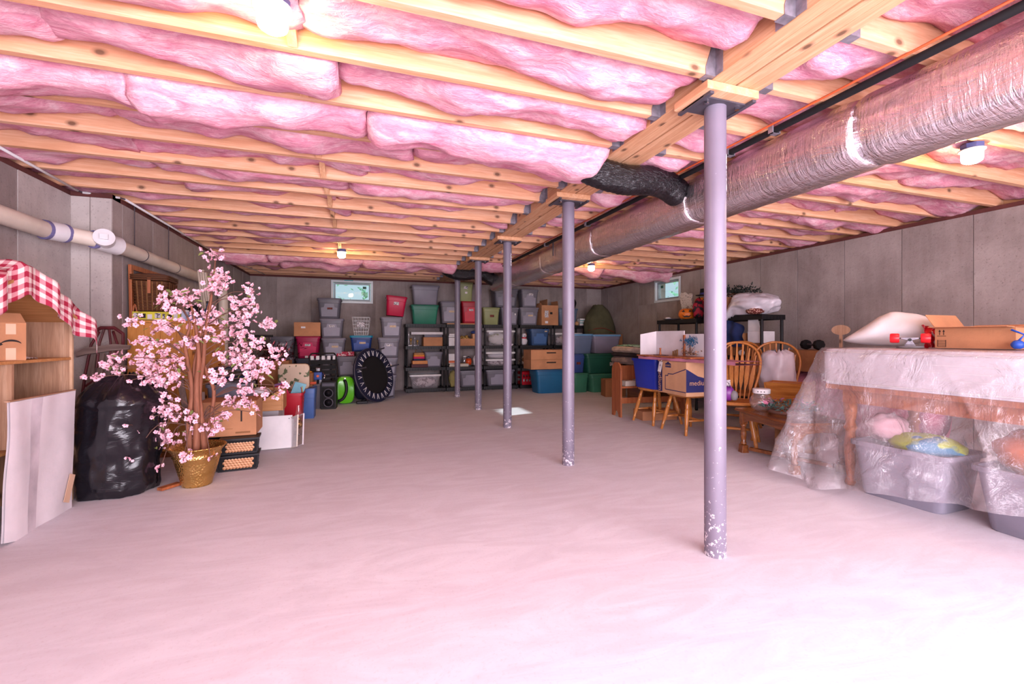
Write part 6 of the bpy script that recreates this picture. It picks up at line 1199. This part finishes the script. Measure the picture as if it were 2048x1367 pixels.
wt = thing('flower_wreath', 'wreath of blue green leaves with pink flowers on the coffee table', 'wreath', (3.60, 2.97, .422)); wt.scale = (1.25, 1.25, 1.35); g = random.Random(31)
MB().torus((0, 0, .02), .13, .012, 'z', 30, 6).build('ring', m_twig, wt, True)
lm2 = plain('blue_green_leaf', '#4f6b66', .6, 0, .3, 20); lm3 = plain('pink_flower', '#c77f9f', .7, 0, .2, 30)
lfm = MB().add([(0, 0, 0), (.5, .2, .1), (1, 0, 0), (.5, -.2, .1)], [(0, 1, 2, 3)]).mesh('leaf'); lfm.materials.append(lm2)
for i in range(150):
    a = 2*PI*g.random(); r_ = .13+g.gauss(0, .025); s = g.uniform(.03, .05); inst(lfm, 'leaf', wt, (r_*math.cos(a), r_*math.sin(a), .03+abs(g.gauss(0, .022))), (g.uniform(-.4, .9), g.uniform(-1.0, .2), g.uniform(0, 6.28)), (s, s, s))
fm2 = PM[0][0].copy(); fm2.materials.clear(); fm2.materials.append(lm3)
for cx_, cy_ in ((-.12, .06), (-.09, .10), (.06, .12), (.12, .02), (.05, -.10)):
    for i in range(6): s = g.uniform(.010, .016); inst(fm2, 'flower', wt, (cx_+g.gauss(0, .018), cy_+g.gauss(0, .018), .065+abs(g.gauss(0, .014))), (g.uniform(-.5, .5), g.uniform(-.5, .5), g.uniform(0, 6)), (s, s, s))
# purple toy dragon on the nearest chair
tp_ = thing('purple_toy', 'purple toy case with grey pad on the chair beside the post', 'toy', (3.55, 3.64, .458), R(-50)); tp_.scale = (.8, .8, .8); MB().blob((0, 0, .09), (.10, .06, .10), .08, 2, 2).build('case', plain('purple_plastic', '#7b2f8c', .35), tp_, True); MB().blob((.09, -.03, .07), (.045, .04, .065), .08, 2, 4).build('pad', plain('grey_rubber', '#8a868c', .6), tp_, True); MB().tube(smooth_pts([(-.06, -.02, .16), (-.03, -.03, .22), (.04, -.03, .20), (.06, -.02, .14)]), .008, 6).build('handle', plain('purple_plastic', '#7b2f8c'), tp_, True); MB().box(-.01, .05, -.075, -.072, .19, .27).build('picture_tag', m_stick, tp_)
# ------------------------------------------------------------------ the plastic wrapped table
tb2 = thing('dining_table', 'wooden dining table standing under the white mattress and clear plastic', 'table', (3.84, 1.55, 0))
MB().box(-.47, .47, -.98, .93, .715, .752).build('top', m_cherry, tb2, bev=.004)
for s in (-1, 1): MB().box(s*.40-.012, s*.40+.012, -.88, .84, .62, .714).build('apron', m_cherry, tb2)
for s in (-1, 1): MB().box(-.38, .38, s*.85-.03, s*.85-.006, .62, .714).build('apron', m_cherry, tb2)
for sx in (-1, 1):
    for sy in (-.86, .82): MB().lathe([(.028, 0), (.035, .02), (.025, .06), (.032, .16), (.042, .30), (.030, .40), (.045, .43), (.030, .47), (.042, .54), (.045, .619)], 16, (sx*.36, sy, 0)).build('leg', m_cherry, tb2, True)
mt_ = thing('white_mattress', 'thick white mattress lying on the table under the clear plastic', 'mattress', (3.84, 1.55, .753))
MB().loft([rrect(-.485*k, .485*k, -.98*k, .96*k, z, .07) for k, z in ((.985, 0), (1, .02), (1, .235), (.985, .262), (.9, .268))]).build('block', m_sheet, mt_, 'auto')
for z in (.02, .24): MB().tube(rrect(-.487, .487, -.982, .962, z, .07)+[rrect(-.487, .487, -.982, .962, z, .07)[0]], .006, 6, False).build('piping', m_white, mt_, True)
for i, z in enumerate((.085, .13, .175)): MB().box(-.489, -.484, -.9, .30, z, z+.004).build('quilt_line', m_white, mt_)
# grey totes under the table
tote('grey_tote', 'large open grey tote under the left half of the wrapped table', 3.345, 3.79, 1.72, 2.30, 0, .37, '#85818f', open_=True, panel=False, rz=R(2)); tote('grey_tote', 'large open grey tote under the right half of the wrapped table', 3.36, 3.86, .98, 1.63, 0, .36, '#85818f', open_=True, panel=False, rz=R(-3))
tag(MB().blob((0, 0, 0), (.17, .20, .075), .2, 3, 5).build('tie_dye_cloth', printed('tie_dye', '#a9b83c', '#3f7fa0', 5, .52), None, True, (3.56, 1.94, .385)), 'green and blue cloth heaped in the left grey tote', 'cloth'); tag(MB().blob((0, 0, 0), (.12, .12, .10), .25, 3, 8).build('pale_pillow', plain('pale_pink_cloth', '#cba5ad', .8), None, True, (3.55, 2.16, .46)), 'pale pink pillow at the far end of the left grey tote', 'pillow')
tag(MB().blob((0, 0, 0), (.16, .20, .14), .15, 2.5, 2).build('orange_blanket', plain('orange_fleece', '#b8622f', .85), None, True, (3.62, 1.42, .44)), 'orange brown blanket piled in the right grey tote', 'blanket')
# what lies on the mattress
zt = 1.022
zb = zt+.008
def pill():
    def fn(u, v):
        a = 2*u-1; b_ = 2*PI*v; t_ = max(0, 1-abs(a)**2.2)**.55; k = 1+.08*noise.noise(Vector((a*3, math.cos(b_)*2, math.sin(b_)*2))); hgt = .135*(1 if a < .2 else 1-.45*(a-.2))*(.55+.45*(1-max(0, a)))
        return (.17*t_*math.cos(b_)*k, .30*a, hgt+max(-.97, math.sin(b_)*k)*hgt*t_)
    return MB().grid(fn, 40, 26)
tag(pill().build('white_pillow', plain('white_cotton', '#d9d5d8', .8, 0, .05, 5, .25, 14), None, True, (3.97, 2.40, zb), (0, 0, R(33))), 'bulging white pillow lying on the wrapped mattress', 'pillow')
pdl = tag(MB().loft([[(r*.085*math.cos(a), r*.055*math.sin(a), z) for a in [2*PI*j/20 for j in range(20)]] for r, z in ((1, 0), (1, .012))]).box(-.015, .015, -.228, -.05, .001, .011).build('wooden_paddle', m_piney, None, loc=(5.02, 3.52, 1.185), rot=(R(90), 0, R(-55))), 'wooden paddle with round head standing behind the white pillow', 'paddle')
# red skateboard lying upside down
sk = thing('skateboard', 'skateboard lying upside down with red wheels on the mattress', 'skateboard', (3.68, 2.10, zb), R(-60))
def dk(u, v): return (-.055+.11*v, -.0+.50*(u-.10)*.9, .012+.03*max(0, abs(u-.5)-.38)*4)
MB().loft([rrect(-.075, .075, -.06, .19, z, .05) for z in (.0, .012)]).build('deck', plain('grey_deck', '#6a6468', .6), sk, 'auto')
tk = MB().box(-.03, .03, -.045, .045, .0125, .020).prism([(-.028, .02), (.028, .02), (.012, .05), (.050, .062), (.050, .072), (-.050, .072), (-.050, .062), (-.012, .05)], -.014, .014, 'y').build('truck', m_galv, sk, bev=.003)
MB().lathe([(.011, 0), (.011, .006)], 8).build('kingpin_nut', m_black, tk, False, (0, -.0145, .055), (R(90), 0, 0))
MB().cyl((-.10, 0, .066), (.10, 0, .066), .005, n=8).build('axle', m_steel, tk)
for s in (-1, 1): w2 = MB().lathe([(.012, -.026), (.030, -.026), (.034, -.018), (.034, .018), (.030, .026), (.012, .026)], 24).build('wheel', m_skred, sk, 'auto', (s*.082, 0, .066), (0, R(90), 0)); MB().lathe([(.011, -.027), (.011, .027)], 12).build('bearing', m_steel, w2)
# red plastic wrap and a white grid basket behind it
tag(MB().grid(lambda u, v: (-.02+.03*math.sin(u*9+v*4), -.11*u+.03*noise.noise(Vector((u*5, v*5, 1))), .16*v*(1-.5*u*u)+.02*noise.noise(Vector((u*6, v*4, 7)))), 16, 14).build('red_plastic_wrap', plain('red_film', '#d61f2c', .25, 0, .2, 8, .6, 15, .6), None, True, (3.90, 2.13, zb)), 'torn red plastic wrap beside the white pillow', 'plastic')
gb2 = thing('white_grid_box', 'white grid patterned box left of the cardboard box', 'box', (3.93, 2.03, zb)); MB().box(-.04, .04, -.055, .055, 0, .115).build('box', m_paper, gb2)
for i in range(8): MB().box(-.0412, -.0402, -.054+.0145*i, -.0528+.0145*i, .004, .112).build('grid_line', m_stick, gb2)
for i in range(8): MB().box(-.0411, -.0403, -.054, .054, .006+.0145*i, .0072+.0145*i).build('grid_line', m_stick, gb2)
sbx = carton('shipping_box', 'open cardboard box with arrow marks on the wrapped mattress', 3.74, 4.07, 1.58, 1.985, zb, zb+.135, m_card, R(-1), [(6, .05), (12, .10), (58, .11), (4, .08)])
for i in range(2):
    y = .175-.022*i; MB().box(-.1662, -.1652, y-.0018, y+.0018, .088, .112).build('arrow_mark', m_ink, sbx); MB().prism([(y-.007, .110), (y+.007, .110), (y, .124)], -.1662, -.1652, 'x').build('arrow_mark', m_ink, sbx)
MB().box(-.1662, -.1652, .140, .190, .080, .083).build('mark_line', m_ink, sbx)
for i in range(6): MB().box(-.1662, -.1652, .140, .185, .008+.0085*i, .0105+.0085*i).build('mark_line', m_ink, sbx)
for y in (.140, .185): MB().box(-.1662, -.1652, y, y+.003, .008, .055).build('mark_line', m_ink, sbx)
heap('packing_paper', 'white packing paper inside the open cardboard box', 'paper', 3.77, 4.04, zb+.10, .05, m_paper, 1.62, .32, 6)
tag(MB().blob((0, 0, 0), (.03, .03, .028), .05, 2, 1).tube([(0, 0, .02), (.02, -.02, .06), (.0, .03, .09)], .006, 6).build('blue_goggles', plain('blue_rubber', '#1f4fb0', .4), None, True, (3.68, 1.55, zb+.028)), 'small blue rubber toy beside the cardboard box', 'toy')
# clear plastic sheet draped over the whole table
def drape():
    path = []; x0, x1, y0, y1 = 3.325, 4.36, .42, 2.545
    n1, n2, n3 = 170, 60, 56
    for i in range(n1): path.append((x0, y0+(y1-.14-y0)*i/n1, -1, 0))
    for i in range(n2): a = R(180-90*i/n2); path.append((x0+.14+.14*math.cos(a), y1-.14+.14*math.sin(a), math.cos(a), math.sin(a)))
    for i in range(n3+1): path.append((x0+.14+(x1-x0-.14)*i/n3, y1, 0, 1))
    def hem(x, y, nx, ny):
        if ny < .05: return .135+.16*max(0, 1.72-y)*1.0 if y < 1.72 else .135-.12*(y-1.72)/.7
        return .03+.12*ny
    NV = 80; rows = []
    for k, (x, y, nx, ny) in enumerate(path):
        row = []; hz = hem(x, y, nx, ny); corner = math.exp(-((k-n1-n2*.45)/52)**2)
        for j in range(NV+1):
            v = j/NV
            if v < .16:
                t = v/.16; ins = .22*(1-t); px, py = x-nx*ins, y-ny*ins; z = zb-.0035-.002*t
                row.append((px, py, z+.0015*noise.noise(Vector((px*9, py*9, 0))))); continue
            t = (v-.16)/.84; z = zb-.006-(zb-.006-hz)*t; s = k*.015
            fold = (.030*math.sin(s*7+2.2*noise.noise(Vector((s*1.2, t, 0))))+.018*math.sin(s*17+1+t*3))*t**1.1
            ff = .03+.10*t**1.3+corner*(.16*t**1.2)+fold*(1+corner*1.2)+.02*noise.noise(Vector((s*3, t*6, 4)))*t
            rdg = lambda p: max(0.0, 1-abs(noise.noise(p))*2.2)**5
            ff += (.022*rdg(Vector((s*2.1+t*1.5, t*1.2, 21)))+.016*rdg(Vector((s*1.6-t*2.6, t*2.2, 33)))+.010*rdg(Vector((s*5, t*7, 45)))*t)*min(1, t*3)
            if t < .05: ff *= t/.05
            sl = .03*noise.noise(Vector((s*2, t*3, 9)))*t; tx, ty = ny, -nx
            zz_ = z+.025*noise.noise(Vector((s*2.2, 0, 5)))*t
            row.append((x+nx*ff+tx*sl, y+ny*ff+ty*sl, max(.008, zz_)))
        rows.append(row)
    m = MB(); N = NV+1
    for r_ in rows: m.v += r_
    for i in range(len(rows)-1):
        for j in range(NV): m.f.append((i*N+j, (i+1)*N+j, (i+1)*N+j+1, i*N+j+1))
    # flat part on top
    o_ = len(m.v); m.v += [(x0+.2, y0, zb-.0036), (x1, y0, zb-.0036), (x1, y1-.2, zb-.0036), (x0+.2, y1-.2, zb-.0036)]; m.f.append((o_, o_+1, o_+2, o_+3))
    return m
tag(drape().build('plastic_sheet', m_drape, None, True), 'large clear plastic sheet draped over the mattress and table', 'sheet')
